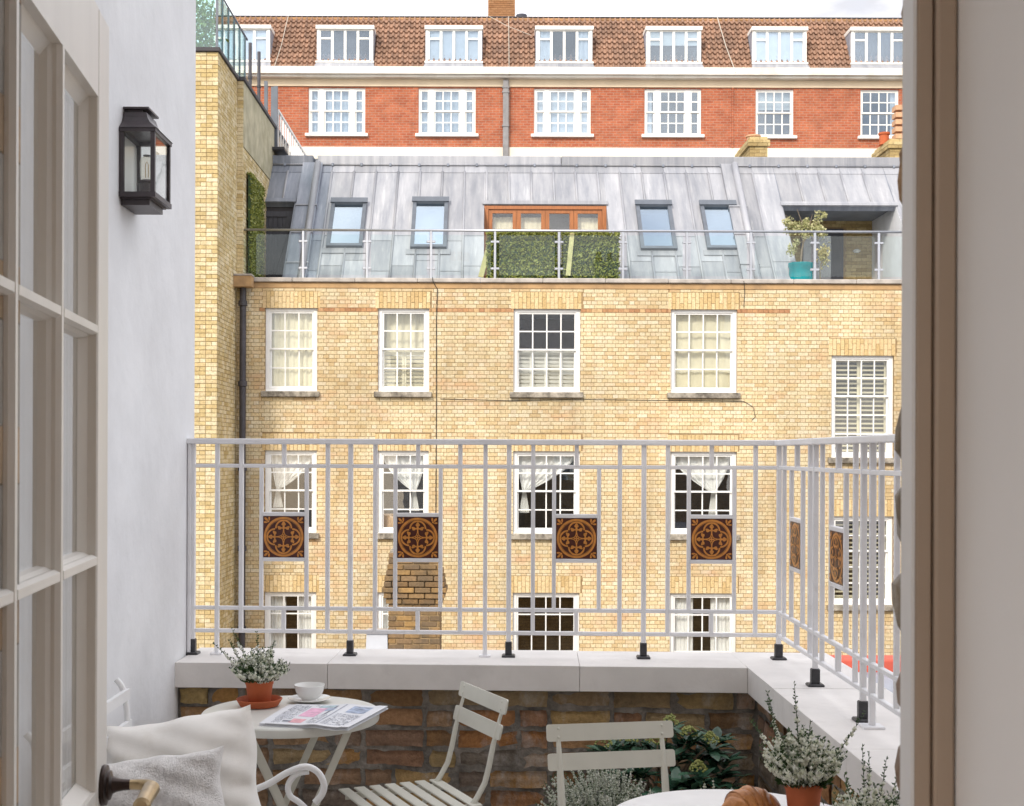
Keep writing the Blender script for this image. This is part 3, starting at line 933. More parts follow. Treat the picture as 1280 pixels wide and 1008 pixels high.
stack(X(936, 30), X(958, 30), 30, 31.5, 7.7, Z(170, 30), pots=((X(944, 30.4), .16, .2),), dome=True)
stack(X(1111, 30), X(1150, 30), 30, 31.2, 7.7, Z(172, 30), pots=((X(1107, 30.4), .12, .28),))
o_ = MB()
for k in range(5): o_.box(X(1120, 30), X(1131, 30), 30.1, 30.4, Z(170 - k * 9, 30), Z(164 - k * 9, 30))
o_.build('louvred_pot', 'clay_pot', apt)

# ---- glass balustrade on the parapet
gb = thing('glass_balustrade', 'frameless glass balustrade with steel posts along the top of the yellow brick wall', 'balustrade', (0, YF + .14, ZC1))
YG = YF + .14
zr = Z(288.5, YG); zg1, zg0 = Z(294, YG), Z(344.5, YG)
posts = [298 + 79.95 * k for k in range(12)]
MB().tube([(X(296, YG), YG, zr), (X(1190, YG), YG, zr)], .024, 10).build('handrail', 'steel', gb, smooth=True)
for k, px in enumerate(posts):
    xx = X(px, YG)
    MB().bevbox(xx - .024, xx + .024, YG - .024, YG + .024, ZC1 - .005, zr - .018, .008).build('post', 'steel', gb)
    if k < len(posts) - 1:
        x1 = X(posts[k + 1], YG)
        g = MB().box(xx + .075, x1 - .075, YG - .006, YG + .006, zg0, zg1).build('glass_panel', 'rail_glass', gb)
        for cx_ in (xx + .05, x1 - .05):
            for cz in (zg0 + .13, zg1 - .13):
                MB().bevbox(cx_ - .035, cx_ + .035, YG - .022, YG + .022, cz - .022, cz + .022, .008).build('clamp', 'steel', g)

# ---- hedge screens and pots on that terrace
def leaf_cloud(mb, boxfn, n, size, flat=None):
    for _ in range(n):
        c = boxfn()
        a = Vector((random.gauss(0, 1), random.gauss(0, 1), random.gauss(0, 1))).normalized()
        b = a.orthogonal().normalized()
        b = Matrix.Rotation(random.uniform(0, 6.28), 3, a) @ b
        s = size * random.uniform(.6, 1.3)
        p = Vector(c)
        mb.add([p - a * s, p - b * s * .5, p + a * s, p + b * s * .5], [(0, 1, 2, 3)])
def hedge(x0, x1, y0, y1, z0, z1, label, n, slope=0):
    t = thing('hedge_screen', label, 'hedge', ((x0 + x1) / 2, (y0 + y1) / 2, z0), 'leafy screens on the roof terrace')
    MB().box(x0 + .02, x1 - .02, y0 + .03, y1 - .02, z0, z1 - .03).build('backing', 'heather_green', t)
    mb = MB()
    def pt():
        f = random.random()
        xx, yy, zz = random.uniform(x0, x1), random.uniform(y0, y1), random.uniform(z0, z1)
        if f < .7:
            if x1 - x0 > y1 - y0: yy = y0 + random.gauss(0, .015)
            else: xx = x1 + random.gauss(0, .015)
        elif f < .85: zz = z1 + random.gauss(0, .015)
        return (xx, yy, zz)
    leaf_cloud(mb, pt, n, .032)
    mb.build('foliage', 'hedge_leaf', t, kind='stuff', fix=False)
    return t
hy = YG + .16
hedge(X(607, hy), X(696.5, hy), hy, hy + .12, Z0S, Z(291, hy), 'wide clipped hedge screen behind the glass in front of the timber doors', 5200)
hedge(X(701, hy), X(774, hy), hy, hy + .12, Z0S, Z(291, hy), 'narrower clipped hedge screen beside the wide one behind the glass', 4200)
hedge(-4.64, -4.56, YF + .3, YF + 1.75, Z0S, Z(214, YF), 'tall mossy hedge panel fixed to the side wall beside the slate door', 5200)
tag(MB().bar((X(600, hy), hy + .2, Z(345, hy)), (X(614, hy), hy + .2, Z(292, hy)), .05, .10).build('reed_bundle', 'bark_reed'), 'bundle of dry yellow reeds leaning at the end of the wide hedge screen', 'reeds', 'reed bundles by the hedge screens')
tag(MB().bar((X(709, hy), hy - .06, Z(345, hy)), (X(714, hy), hy - .06, Z(292, hy)), .02, .09).build('reed_bundle', 'bark_reed'), 'pale yellow strip standing for a reed reflection before the narrower hedge screen', 'reeds', 'reed bundles by the hedge screens')  # strip built in front of the hedge for a reed reflection

yo = 26.0
ot = thing('potted_olive_tree', 'small olive tree in a teal glazed pot on the roof terrace', 'potted tree', (X(1000, yo), yo, Z0S))
ox = X(1000, yo)
pz1 = Z(328, yo)
ph = pz1 - Z0S
sharp(MB().lathe([(.13, 0), (.2, ph * .3), (.235, ph * .7), (.225, ph * .88), (.245, ph * .92), (.245, ph), (.21, ph), (.20, ph * .9)], 20, (ox, yo, Z0S)).build('pot', 'teal_glaze', ot))
tr = MB().tube([(ox, yo, pz1 - .1), (ox + .02, yo, pz1 + .25), (ox + .07, yo, pz1 + .5), (ox + .10, yo, pz1 + .75)], [.022, .018, .015, .01], 7)
for (dx, dy, dz) in ((-.3, .0, .95), (.25, .1, .98), (-.1, -.1, 1.05), (.1, .1, .85), (.35, 0, .85), (-.15, .1, .45)):
    tr.tube([(ox + .06, yo, pz1 + .42), (ox + .06 + dx * .5, yo + dy * .5, pz1 + .42 + (dz - .42) * .6), (ox + dx, yo + dy, pz1 + dz)], [.012, .008, .004], 5)
tr.build('trunk', 'bark', ot)
mb = MB()
cl = [(ox + random.uniform(-.36, .42), yo + random.uniform(-.2, .2), pz1 + random.uniform(.52, .98), random.uniform(.06, .13)) for _ in range(24)] + [(ox - .16, yo, pz1 + .3, .1), (ox - .2, yo, pz1 + .22, .09), (ox - .08, yo, pz1 + .42, .08)]
def pt():
    c = random.choice(cl)
    d = Vector((random.gauss(0, 1), random.gauss(0, 1), random.gauss(0, 1))).normalized() * c[3] * random.random() ** .5
    return (c[0] + d.x, c[1] + d.y, c[2] + d.z)
leaf_cloud(mb, pt, 1700, .03)
mb.build('crown', 'olive_leaf', ot, kind='stuff', fix=False)
yo2 = 25.7
sp = thing('potted_shrub', 'thin yellow-leaved shrub in a small green pot beside the olive tree', 'potted plant', (X(1026, yo2), yo2, Z0S))
ox = X(1026, yo2)
sharp(MB().lathe([(.09, 0), (.12, .5 * .8), (.13, .42), (.13, .47), (.1, .47)], 16, (ox, yo2, Z0S)).build('pot', 'green_plastic', sp))
MB().tube([(ox - .02, yo2, Z0S + .4), (ox - .03, yo2, Z0S + .7), (ox + .03, yo2, Z0S + .95)], .012, 6).build('stem', 'bark', sp)
mb = MB()
leaf_cloud(mb, lambda: (ox + .04 + random.gauss(0, .05), yo2 + random.gauss(0, .05), Z(318, yo2) + random.gauss(0, .09)), 260, .035)
mb.build('foliage', 'yellow_leaf', sp, kind='stuff', fix=False)

# ================================================================ brick wing on the left, standing forward of the yellow front
YWG = 23.2
ZW = 8.65
XS, XS2 = -4.77, -4.66
wing = thing('brick_side_wing', 'tall narrow yellow brick wing with dark coping beside the white wall', 'building', (-7, 24.5, -8))
wc = MB().box(-10, XS - .009, YWG + .009, 25, -8, ZW - .06).box(-10, XS2 - .009, 25.0, 30.5, 4.3, ZW - .06).build('wall', 'mortar', wing)
fr = MB(); sd = MB(); up = MB()
z = ZW - .06; row = 0; singles = 0
while z > ZB:
    z0, z1 = z - COURSE + JO, z
    st = row % 2 == 0
    step = LEN if st else LEN / 2
    x = XS
    while x > -6.6:
        a, b = x - step + JO, x
        prot = random.uniform(0, .004)
        if st and singles < 200 and x > -5.35 and z > 1.0:
            put('brick', unit_brick(b - a, z1 - z0, .03, 'wing_brick'), wc, Matrix.Translation(((a + b) / 2, YWG - prot, (z0 + z1) / 2))); singles += 1
        else:
            fr.box(a, b, YWG - prot, YWG + .03, z0, z1)
        x -= step
    y = YWG + .035 + (0 if not st else .0)
    sstep = LEN / 2 if st else LEN
    while y < 25:
        e = min(y + sstep - JO, 25)
        if e - y > .02: sd.box(XS - .03, XS + random.uniform(0, .004), y, e, z0, z1)
        y += sstep
    if z1 > 4.4:
        y = 25.0
        for b0_, b1_ in ((XS + .004, XS2),):
            up.box(b0_, b1_, 24.996 - random.uniform(0, .004), 25.03, z0, z1)
        if z1 < 7.35:
            y = 25.035 + (0 if st else -.1)
            while y < 28.6:
                a = max(y, 25.035)
                up.box(XS2 - .03, XS2 + random.uniform(0, .004), a, min(y + LEN - JO, 28.6), z0, z1)
                y += LEN
    z -= COURSE; row += 1
fr.build('front_brickwork', 'wing_brick', wc, kind='stuff', fix=False)
sd.build('side_brickwork', 'wing_brick', wc, kind='stuff', fix=False)
up.build('upper_brickwork', 'wing_brick', wc, kind='stuff', fix=False)
MB().box(XS2 - .05, XS2 + .006, 25.035, 28.6, 7.36, ZW - .062).build('rendered_patch', 'wing_render', wing)
MB().bevbox(-10, XS + .04, YWG - .05, 24.96, ZW - .058, ZW + .02, .01).build('coping', 'tar', wing)
MB().bevbox(-10, XS2 + .04, 24.962, 30.5, ZW - .058, ZW + .022, .01).build('coping', 'tar', wing)
# glass railing round the wing's roof
wr = thing('roof_glass_railing', 'dark metal railing with green glass panels on top of the brick wing', 'railing', (XS, 24.3, ZW))
xr = XS - .04
zt = ZW + 1.1
MB().tube([(-9, YWG + .1, zt), (xr, YWG + .1, zt), (xr, 26.2, zt)], .022, 6).build('handrail', 'dark_frame', wr)
for yy in (YWG + .1, 23.75, 24.3, 24.85, 25.4, 25.95):
    MB().box(xr - .02, xr + .02, yy - .02, yy + .02, ZW, zt - .015).build('post', 'dark_frame', wr)
for y0_, y1_ in ((YWG + .1, 23.75), (23.75, 24.3), (24.3, 24.85), (24.85, 25.4), (25.4, 25.95)):
    MB().box(xr - .006, xr + .006, y0_ + .025, y1_ - .025, ZW + .06, zt - .05).build('glass_panel', 'wing_glass', wr)
for k in range(4):
    MB().box(xr - .6 - k * .9, xr - .56 - k * .9, YWG + .08, YWG + .12, ZW, zt - .015).build('post', 'dark_frame', wr)
    MB().box(xr - .56 - k * .9 if k else xr - .55, (xr - .03) if not k else xr - .62 - (k - 1) * .9, YWG + .094, YWG + .106, ZW + .06, zt - .05).build('glass_panel', 'wing_glass', wr)
pl = thing('roof_planting', 'leafy green shrub behind the glass on top of the brick wing', 'shrub', (-5.2, 24.2, ZW))
MB().tube([(-5.2, 24.2, ZW), (-5.2, 24.2, ZW + .8)], .02, 6).build('stem', 'bark', pl)
mb = MB(); leaf_cloud(mb, lambda: (-5.25 + random.gauss(0, .13), 24.2 + random.gauss(0, .2), ZW + .75 + random.gauss(0, .35)), 900, .05)
mb.build('foliage', 'hedge_leaf', pl, kind='stuff', fix=False)
def flue(px, pt_, pb, Y, r, label):
    t = thing('flue_pipe', label, 'flue pipe', (X(px, Y), Y, Z(pb, Y)), 'flue pipes on the wing')
    MB().tube([(X(px, Y), Y, Z(pb, Y)), (X(px, Y), Y, Z(pt_, Y))], r, 10).build('pipe', 'dark_pipe', t, smooth=False)
    MB().lathe([(r * 1.25, 0), (r * 1.25, .05)], 10, (X(px, Y), Y, Z(pt_ + 45, Y))).build('collar', 'black_metal', t)
flue(311, 55, 125, 26.4, .035, 'black flue pipe rising at the end of the wing railing')
flue(322, 66, 145, 27.2, .035, 'black flue pipe with collar standing beyond the wing railing')
# white railing and dark gate further back
wf = thing('white_roof_railing', 'white metal railing receding along the flat roof behind the wing', 'railing', (-4.6, 30, 8))
xw = -4.62
zt2, zb2 = 9.05, 7.95
yr0, yr1 = 28.9, 33.5
MB().bar((xw, yr0, zt2), (xw, yr1, zt2), .04, .05).build('top_rail', 'window_paint', wf)
MB().bar((xw, yr0, zb2 + .1), (xw, yr1, zb2 + .1), .03, .04).build('bottom_rail', 'window_paint', wf)
for k in range(14):
    yy = yr0 + k * (yr1 - yr0) / 13
    MB().box(xw - .018, xw + .018, yy - .018, yy + .018, zb2 - .2, zt2).build('baluster', 'window_paint', wf)
dg = thing('dark_roof_gate', 'dark grey gate posts at the end of the rendered parapet', 'gate', (-4.65, 28.6, 8))
for px, t_, b_ in ((331, 103, 165), (339.5, 110, 188), (343.5, 109, 188)):
    MB().box(X(px, 28.7) - .035, X(px, 28.7) + .035, 28.66, 28.74, Z(b_, 28.7), Z(t_, 28.7)).build('post', 'dark_frame', dg)
MB().box(X(330, 28.7), X(345, 28.7), 28.68, 28.72, Z(150, 28.7), Z(147, 28.7)).build('rail', 'dark_frame', dg)
MB().bevbox(X(333, 28.5), X(356, 28.5), 28.3, 28.9, Z(191, 28.5), Z(187, 28.5), .01).build('base', 'black_metal', dg)

# ================================================================ red brick mansion block at the back
YRD = 44.0
SR = YRD / F
red = thing('red_brick_block', 'red brick mansion block with white windows, pale cornice and brown tiled roof', 'building', (3, YRD, -8))
Zr = lambda py: W(CX, py, YRD).z
Xr = lambda px: W(px, CY, YRD).x
RX0, RX1 = Xr(255), Xr(1220)
rw = []
for a, b in ((384, 455), (521.5, 593), (666, 737), (804, 875)): rw.append((Xr(a), Xr(b), Zr(168.5), Zr(110.5), 1))
for a, b in ((943, 990.5), (1074, 1122)): rw.append((Xr(a), Xr(b), Zr(169.5), Zr(110.5), 0))
zb0, zb1, zb2_ = Zr(196), Zr(184.5), Zr(109)
mb = MB()
for p in rsub((RX0, RX1, zb1, zb2_), [w[:4] for w in rw]): mb.box(p[0], p[1], YRD, YRD + .35, p[2], p[3])
mb.build('wall', 'red_brick', red)
MB().box(RX0, RX1, YRD - .04, YRD + .35, Zr(320), zb1 - .002).build('stone_band', 'band_paint', red)
MB().box(RX0, RX1, YRD - .05, YRD + .35, zb2_ + .002, Zr(100)).build('frieze', 'frieze_paint', red)
co = MB()
co.box(RX0, RX1, YRD - .30, YRD + .35, Zr(100) + .002, Zr(97)); co.box(RX0, RX1, YRD - .42, YRD + .35, Zr(97) + .002, Zr(93)); co.box(RX0, RX1, YRD - .36, YRD + .35, Zr(93) + .002, Zr(87.5))
co.build('cornice', 'cornice_paint', red)
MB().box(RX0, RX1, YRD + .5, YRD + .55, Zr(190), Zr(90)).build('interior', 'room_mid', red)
for k, w in enumerate(rw):
    gr = [(0, .165, 1), (.255, .745, 3), (.835, 1, 1)] if w[4] else None
    wo, (a, b, c, d, y) = sash_window(red, w[0], w[1], w[2], w[3], YRD, 4, 4, .5, 'far_glass', .06 if w[4] else .05, .036, .06, True, 'far_paint', gr, 'far_paint')
    if k in (0, 1): drape(wo, a, b, c, d, y + .06, 'curtain_white', 12)
    if k == 2: drape(wo, a, b, c, d, y + .06, 'curtain_white', 4, .01)
    if k == 3: drape(wo, a, a + .12 * (b - a), c, d, y + .06, 'curtain_white', 2)
    if k == 4: drape(wo, a, b, c + .6 * (d - c), d, y + .06, 'blind_white', 2, .004)
    if k == 5: drape(wo, a + .85 * (b - a), b, c, d, y + .06, 'curtain_white', 3)
# roof slope with pantiles
YRG = 45.25
zg, zrid = Zr(88), W(CX, 24.5, YRG).z
dY, dZ = YRG - (YRD - .1), zrid - zg
Ls = math.hypot(dY, dZ); ey, ez = dY / Ls, dZ / Ls
def RS(x, v, h=0): return (x, YRD - .1 + ey * v - ez * h, zg + ez * v + ey * h)
rb = MB().add([RS(RX0, 0, -.05), RS(RX1, 0, -.05), RS(RX1, Ls, -.05), RS(RX0, Ls, -.05), (RX0, YRG + 8, zrid - .1), (RX1, YRG + 8, zrid - .1)], [(0, 1, 2, 3), (3, 2, 5, 4)]).build('tiled_roof', 'tar', red, fix=False)
tw, nrow = .176, 10
rl = Ls / nrow
mb = MB()
nx = int((RX1 - RX0) / tw)
prof = [(0, .0), (.10, .045), (.27, .075), (.44, .045), (.55, .004), (.8, -.012), (1.0, .0)]
for j in range(nrow):
    for i_ in range(nx):
        x = RX0 + i_ * tw
        v0, v1 = j * rl + random.uniform(-.008, .008), (j + 1) * rl + .03
        dh = random.uniform(-.006, .006)
        vs = []
        for u_, h_ in prof: vs.append(RS(x + u_ * tw, v0, h_ + .065 + dh))
        for u_, h_ in prof: vs.append(RS(x + u_ * tw, v1, h_ + .0 + dh))
        for u_, h_ in prof: vs.append(RS(x + u_ * tw, v0, h_ + .020 + dh))
        n = len(prof)
        mb.add(vs, [(k, k + 1, n + k + 1, n + k) for k in range(n - 1)] + [(2 * n + k, 2 * n + k + 1, k + 1, k) for k in range(n - 1)])
mb.build('roof_tiles', 'pantile', rb, kind='stuff', fix=False)
x = RX0
mb = MB()
while x < RX1:
    mb.tube([(x, YRG, zrid - .02), (x + .43, YRG, zrid - .02 + random.uniform(-.01, .01))], .07, 8); x += .435
mb.build('ridge_tiles', 'ridge_tile', rb, kind='stuff')
MB().box(RX0, RX1, YRG - .03, YRG + .5, zrid + .06, zrid + .10).build('ridge_edge', 'tar', red)
# dormers
YDO = YRD - .03
dz0, dz1_ = W(CX, 77.5, YDO).z, W(CX, 33.5, YDO).z
kinds = ['pale', 'blue', 'cream', 'sides', 'half', 'white', 'blue']
for k, (a, b) in enumerate(((262, 337), (393, 466), (529, 602), (667, 740), (805, 876), (937.5, 1008), (1061, 1134))):
    x0, x1 = X(a, YDO), X(b, YDO)
    m_ = MB()
    m_.box(x0, x1, YDO - .06, YRG + .2, dz1_ - .10, dz1_ + .02)          # flat top
    m_.box(x0 + .04, x0 + .12, YDO, YRG, dz0, dz1_ - .102); m_.box(x1 - .12, x1 - .04, YDO, YRG, dz0, dz1_ - .102)
    m_.box(x0, x1, YDO - .08, YDO + .3, dz0 - .06, dz0 - .002)
    do = m_.build('dormer', 'far_paint', red)
    for xc in (x0 + .037, x1 - .037):
        MB().add([(xc, YDO + .10, dz0 - .1), (xc, YRG, dz0 - .1), (xc, YRG, dz1_ - .104), (xc, YDO + .10, dz1_ - .104)] + [(xc + (.02 if xc > (x0 + x1) / 2 else -.02), yy, zz) for yy, zz in ((YDO + .10, dz0 - .1), (YRG, dz0 - .1), (YRG, dz1_ - .104), (YDO + .10, dz1_ - .104))],
                 [(0, 1, 2, 3), (4, 7, 6, 5), (0, 4, 5, 1), (1, 5, 6, 2), (2, 6, 7, 3), (3, 7, 4, 0)]).build('cheek', 'lead_cheek', do)
    fw = (x1 - x0 - .24) / 4
    for q in range(4):
        c0, c1 = x0 + .12 + q * fw, x0 + .12 + (q + 1) * fw
        zt_ = dz1_ - .102; t_ = .042
        m_ = MB()
        m_.box(c0, c0 + t_, YDO + .02, YDO + .08, dz0, zt_); m_.box(c1 - t_, c1, YDO + .02, YDO + .08, dz0, zt_)
        m_.box(c0 + t_, c1 - t_, YDO + .02, YDO + .08, dz0, dz0 + t_); m_.box(c0 + t_, c1 - t_, YDO + .02, YDO + .08, zt_ - t_, zt_)
        tl = q in (0, 3)
        zm = zt_ - .30
        if tl: m_.box(c0 + t_, c1 - t_, YDO + .02, YDO + .08, zm - .03, zm + .03)
        m_.build('casement', 'far_paint', do)
        for (pa, pb_) in (((dz0 + t_, zm - .03), (zm + .03, zt_ - t_)) if tl else ((dz0 + t_, zt_ - t_),)):
            MB().box(c0 + t_, c1 - t_, YDO + .045, YDO + .05, pa, pb_).build('pane', 'far_glass', do)
    ki = kinds[k]
    ia, ib = x0 + .1, x1 - .1
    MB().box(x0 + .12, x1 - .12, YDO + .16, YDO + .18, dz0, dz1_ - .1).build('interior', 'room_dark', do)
    if ki in ('cream', 'white', 'pale'): drape(do, ia, ib, dz0, dz1_ - .1, YDO + .09, 'curtain_white', 4, .01)
    if ki == 'sides':
        drape(do, ia, ia + .28 * (ib - ia), dz0, dz1_ - .1, YDO + .09, 'curtain_white', 3); drape(do, ib - .25 * (ib - ia), ib, dz0, dz1_ - .1, YDO + .09, 'curtain_white', 3)
    if ki == 'half': drape(do, ia, ib, dz0 + .5 * (dz1_ - dz0), dz1_ - .1, YDO + .09, 'blind_white', 2, .005)
    ap = MB().add([(x0 + .02, YDO - .06, dz0 - .06), (x1 - .02, YDO - .06, dz0 - .06), (x1 + .03, YRD - .27, zg + .03), (x0 - .03, YRD - .27, zg + .03), (x0 + .02, YDO + .1, dz0 - .06), (x1 - .02, YDO + .1, dz0 - .06), (x1 + .03, YRD + .1, zg), (x0 - .03, YRD + .1, zg)],
                  [(0, 1, 2, 3), (4, 7, 6, 5), (0, 3, 7, 4), (1, 5, 6, 2), (0, 4, 5, 1), (3, 2, 6, 7)]).build('apron', 'lead', do)
# chimney, pipes and wires of the red block
cx0, cx1 = X(608, 47), X(642, 47)
c_ = MB().box(cx0, cx1, 47, 48.2, 14, 20).build('chimney', 'chimney_brick', red)
mb = MB(); z = 20; r_ = 0
while z > W(CX, 25, 47).z - .3:
    x = cx0 - (.11 if r_ % 2 else 0)
    while x < cx1:
        a, b = max(x, cx0), min(x + .21, cx1)
        if b - a > .03: mb.box(a, b, 46.98, 47.05, z - .066, z)
        x += .225
    z -= .078; r_ += 1
mb.build('brickwork', 'chimney_brick', c_, kind='stuff', fix=False)
ds = thing('satellite_dish', 'grey satellite dish peeping over the tiled ridge beside the chimney', 'satellite dish', (X(650, 46), 46, W(650, 26, 46).z))
sharp(MB().lathe([(.02, 0), (.12, .10), (.19, .15), (.2, .12), (.12, .05), (.02, -.03)], 18, (X(650, 46), 46, W(650, 24, 46).z)).build('dish', 'lead_cheek', ds))
MB().tube([(X(650, 46), 46, W(650, 30, 46).z), (X(650, 46), 46, W(650, 24, 46).z)], .02, 6).build('bracket', 'dark_frame', ds)
xp = Xr(630.5)
g_ = MB().box(xp - .09, xp + .09, YRD - .2, YRD - .06, Zr(230), Zr(102)).build('downpipe', 'grey_pipe', red)
for py in (112, 118, 160): MB().box(xp - .12, xp + .12, YRD - .22, YRD - .055, Zr(py), Zr(py - 2)).build('pipe_collar', 'grey_pipe', g_)
MB().tube([RS(Xr(634.5), Ls, .12), RS(Xr(634.5), 0, .12), (Xr(634.5), YRD - .44, Zr(95)), (Xr(634.5), YRD - .05, Zr(104)), (Xr(634.5), YRD - .05, Zr(196))], .012, 5).build('cable', 'cable_white', red)
MB().tube([RS(Xr(609), Ls, .14), RS(Xr(633), Ls * .80, .13), RS(Xr(663), Ls * .62, .12)], .009, 5).build('cable', 'cable_white', red)
MB().tube([RS(Xr(352), Ls, .13), RS(Xr(348), Ls * .4, .13), RS(Xr(343), 0, .13)], .012, 5).build('cable', 'cable_white', red)
MB().tube([RS(Xr(902), Ls, .13), RS(Xr(908), Ls * .4, .13), RS(Xr(914), 0, .13), (Xr(914.5), YRD - .44, Zr(95))], .016, 5).build('cable', 'cable_white', red)
MB().box(Xr(914) - .03, Xr(914) + .03, YRD - .06, YRD - .002, zb1, zb2_).build('joint_pipe', 'red_brick', red)

# ================================================================ low roofs between
low = thing('low_outbuilding', 'low flat-roofed outbuilding in the yard beneath the chimney stack', 'outbuilding', (-3, 16, -8))
MB().box(-7.5, 2.2, 13.5, 19.5, -8, -1.75).build('wall', 'far_yellow', low)
MB().bevbox(-7.6, 2.3, 13.4, 19.6, -1.748, -1.6, .02).build('roof', 'flat_roof', low)
YS = 18.0
st = thing('chimney_stack', 'weathered brown brick chimney stack with stepped corbels in front of the yellow wall', 'chimney', (X(518, YS), YS + .3, -1.6))
sx0, sx1 = X(486, YS), X(551, YS)
stc = MB().box(sx0 + .01, sx1 - .01, YS + .01, YS + .6, -1.62, Z(693, YS)).build('core', 'mortar', st)
z = Z(692, YS); r_ = 0
grow = [0, 0, .012, .03, .05, .06, .085, .06, .03, .0]
n_b = 0
while z > -1.55:
    gw = grow[r_] if r_ < len(grow) else 0
    a0, a1, b0 = sx0 - gw, sx1 + gw, YS - gw
    x = a0 - (.11 if r_ % 2 else 0)
    while x < a1 - .02:
        p0, p1 = max(x, a0), min(x + .214, a1)
        if p1 - p0 > .03:
            MB().bevbox(p0, p1, b0 - random.uniform(0, .012), b0 + .12, z - .066 + random.uniform(-.003, .003), z, .008).build('brick', 'stack_brick', stc)
        x += .225
    for yy in (b0 + .13, b0 + .36):
        MB().bevbox(a0 - .002, a0 + .1, yy, yy + .21, z - .066, z, .008).build('brick', 'stack_brick', stc)
        MB().bevbox(a1 - .1, a1 + .002, yy, yy + .21, z - .066, z, .008).build('brick', 'stack_brick', stc)
    z -= .078; r_ += 1
MB().prism([(sx0 + .02, YS + .02), (sx1 - .02, YS + .02), (sx1 - .02, YS + .55), (sx0 + .02, YS + .55)], Z(692, YS), Z(689, YS)).build('flaunching', 'sill_stone', st)
wb = thing('roof_upstand', 'small pale grey block beside the brown chimney stack', 'roof block', (X(471, YS), YS, -1.6))
MB().add([(X(456, YS), YS, -1.6), (X(486, YS), YS, -1.6), (X(486, YS), YS + .4, -1.6), (X(456, YS), YS + .4, -1.6), (X(459, YS), YS, Z(793, YS)), (X(485, YS), YS, Z(793, YS)), (X(485, YS), YS + .4, Z(793, YS)), (X(459, YS), YS + .4, Z(793, YS))],
         [(0, 3, 2, 1), (4, 5, 6, 7), (0, 1, 5, 4), (1, 2, 6, 5), (2, 3, 7, 6), (3, 0, 4, 7)]).build('block', 'block_grey', wb)
MB().bevbox(X(457, YS), X(487, YS), YS - .03, YS + .45, Z(793, YS) + .001, Z(791.5, YS), .005).build('cap', 'coping_grey', wb)
ex = thing('red_edged_extension', 'low extension with red painted parapet and blue-grey flat roof beyond the right railing', 'extension', (6, 11, -8))
MB().box(2.6, 10, 5.6, 14.2, -8, -.80).build('wall', 'far_yellow', ex)
MB().bevbox(2.5, 10.1, 5.5, 13.9, -.798, -.74, .01).build('roof', 'lead_dark', ex)
MB().bevbox(2.5, 10.1, 13.905, 14.25, -.80, Z(823.5, 13.9), .015).build('parapet', 'red_paint', ex)
# ================================================================ the room we look out of, and our own house
ROOM_X0, ROOM_X1, ROOM_Y0 = -1.9, 2.2, -3.2
EMB = 0.30            # where the room's wall face meets the door embrasure
struct(MB().box(ROOM_X0, ROOM_X1, ROOM_Y0, .93, -.02, .05).build('floor', 'floor_wood'))
struct(MB().box(ROOM_X0, ROOM_X1, ROOM_Y0, .93, 2.62, 2.7).build('ceiling', 'interior_paint'))
mb = MB()
for p in rsub((ROOM_Y0, .93, 0, 2.7), [(-3.0, .2, .25, 2.5)]): mb.box(ROOM_X0 - .1, ROOM_X0, p[0], p[1], p[2], p[3])  # unseen window opening, added to bring more light onto the right jamb
struct(mb.build('wall_left', 'interior_paint'))
struct(MB().box(ROOM_X1, ROOM_X1 + .1, ROOM_Y0, .93, 0, 2.7).build('wall_right', 'interior_paint'))
mb = MB()
for p in rsub((ROOM_X0, ROOM_X1, 0, 2.7), [(-1.6, -.6, 1.0, 2.4)]): mb.box(p[0], p[1], ROOM_Y0 - .1, ROOM_Y0, p[2], p[3])  # unseen window opening, added to lighten the room
struct(mb.build('wall_back', 'interior_paint'))
mb = MB()
mb.box(.331, ROOM_X1, EMB, .955, .05, 2.62); mb.box(ROOM_X0, -.42, .86, .955, .05, 2.62); mb.box(-.42, .331, .86, .955, 2.14, 2.62)
struct(mb.build('wall_front', 'interior_paint'))
house = thing('house_wall', 'house wall with a rough brown brick edge beside the doorway', 'wall', (0, 1.1, -8))
mb = MB()
for p in rsub((-1.9, 9.0, -8, 4.6), [(-.44, .395, 0, 2.14), (2.4, 3.8, .8, 2.6)]): mb.box(p[0], p[1], .96, 1.24, p[2], p[3])
mb.build('wall', 'house_brick', house)
mb = MB()
for p in ((2.4, 3.8, .8, 2.6),): mb.box(p[0], p[1], 1.02, 1.05, p[2], p[3])
mb.build('window_glazing', 'sky_glass', house)
MB().box(-2.0, 9, ROOM_Y0 - .1, .958, 2.75, 4.5).build('upper_floors', 'render_white', house)
MB().box(-2.0, 9, -3.3, -1.2, 4.5, 7.4).build('set_back_storey', 'render_white', house)
MB().box(-2.0, 9, ROOM_Y0 - 4, .958, -8, -.03).build('lower_floors', 'render_white', house)
for cx_, w_ in ((-1.6, .9), (4.2, 1.2)):
    ch = MB().bevbox(cx_, cx_ + w_, -2.6, -1.9, 7.4, 9.2, .02).build('chimney', 'render_white', house)
    for k in range(3): MB().lathe([(.12, 0), (.1, .4)], 10, (cx_ + .18 + k * (w_ - .36) / 2, -2.25, 9.2)).build('chimney_pot', 'clay_pot', ch)
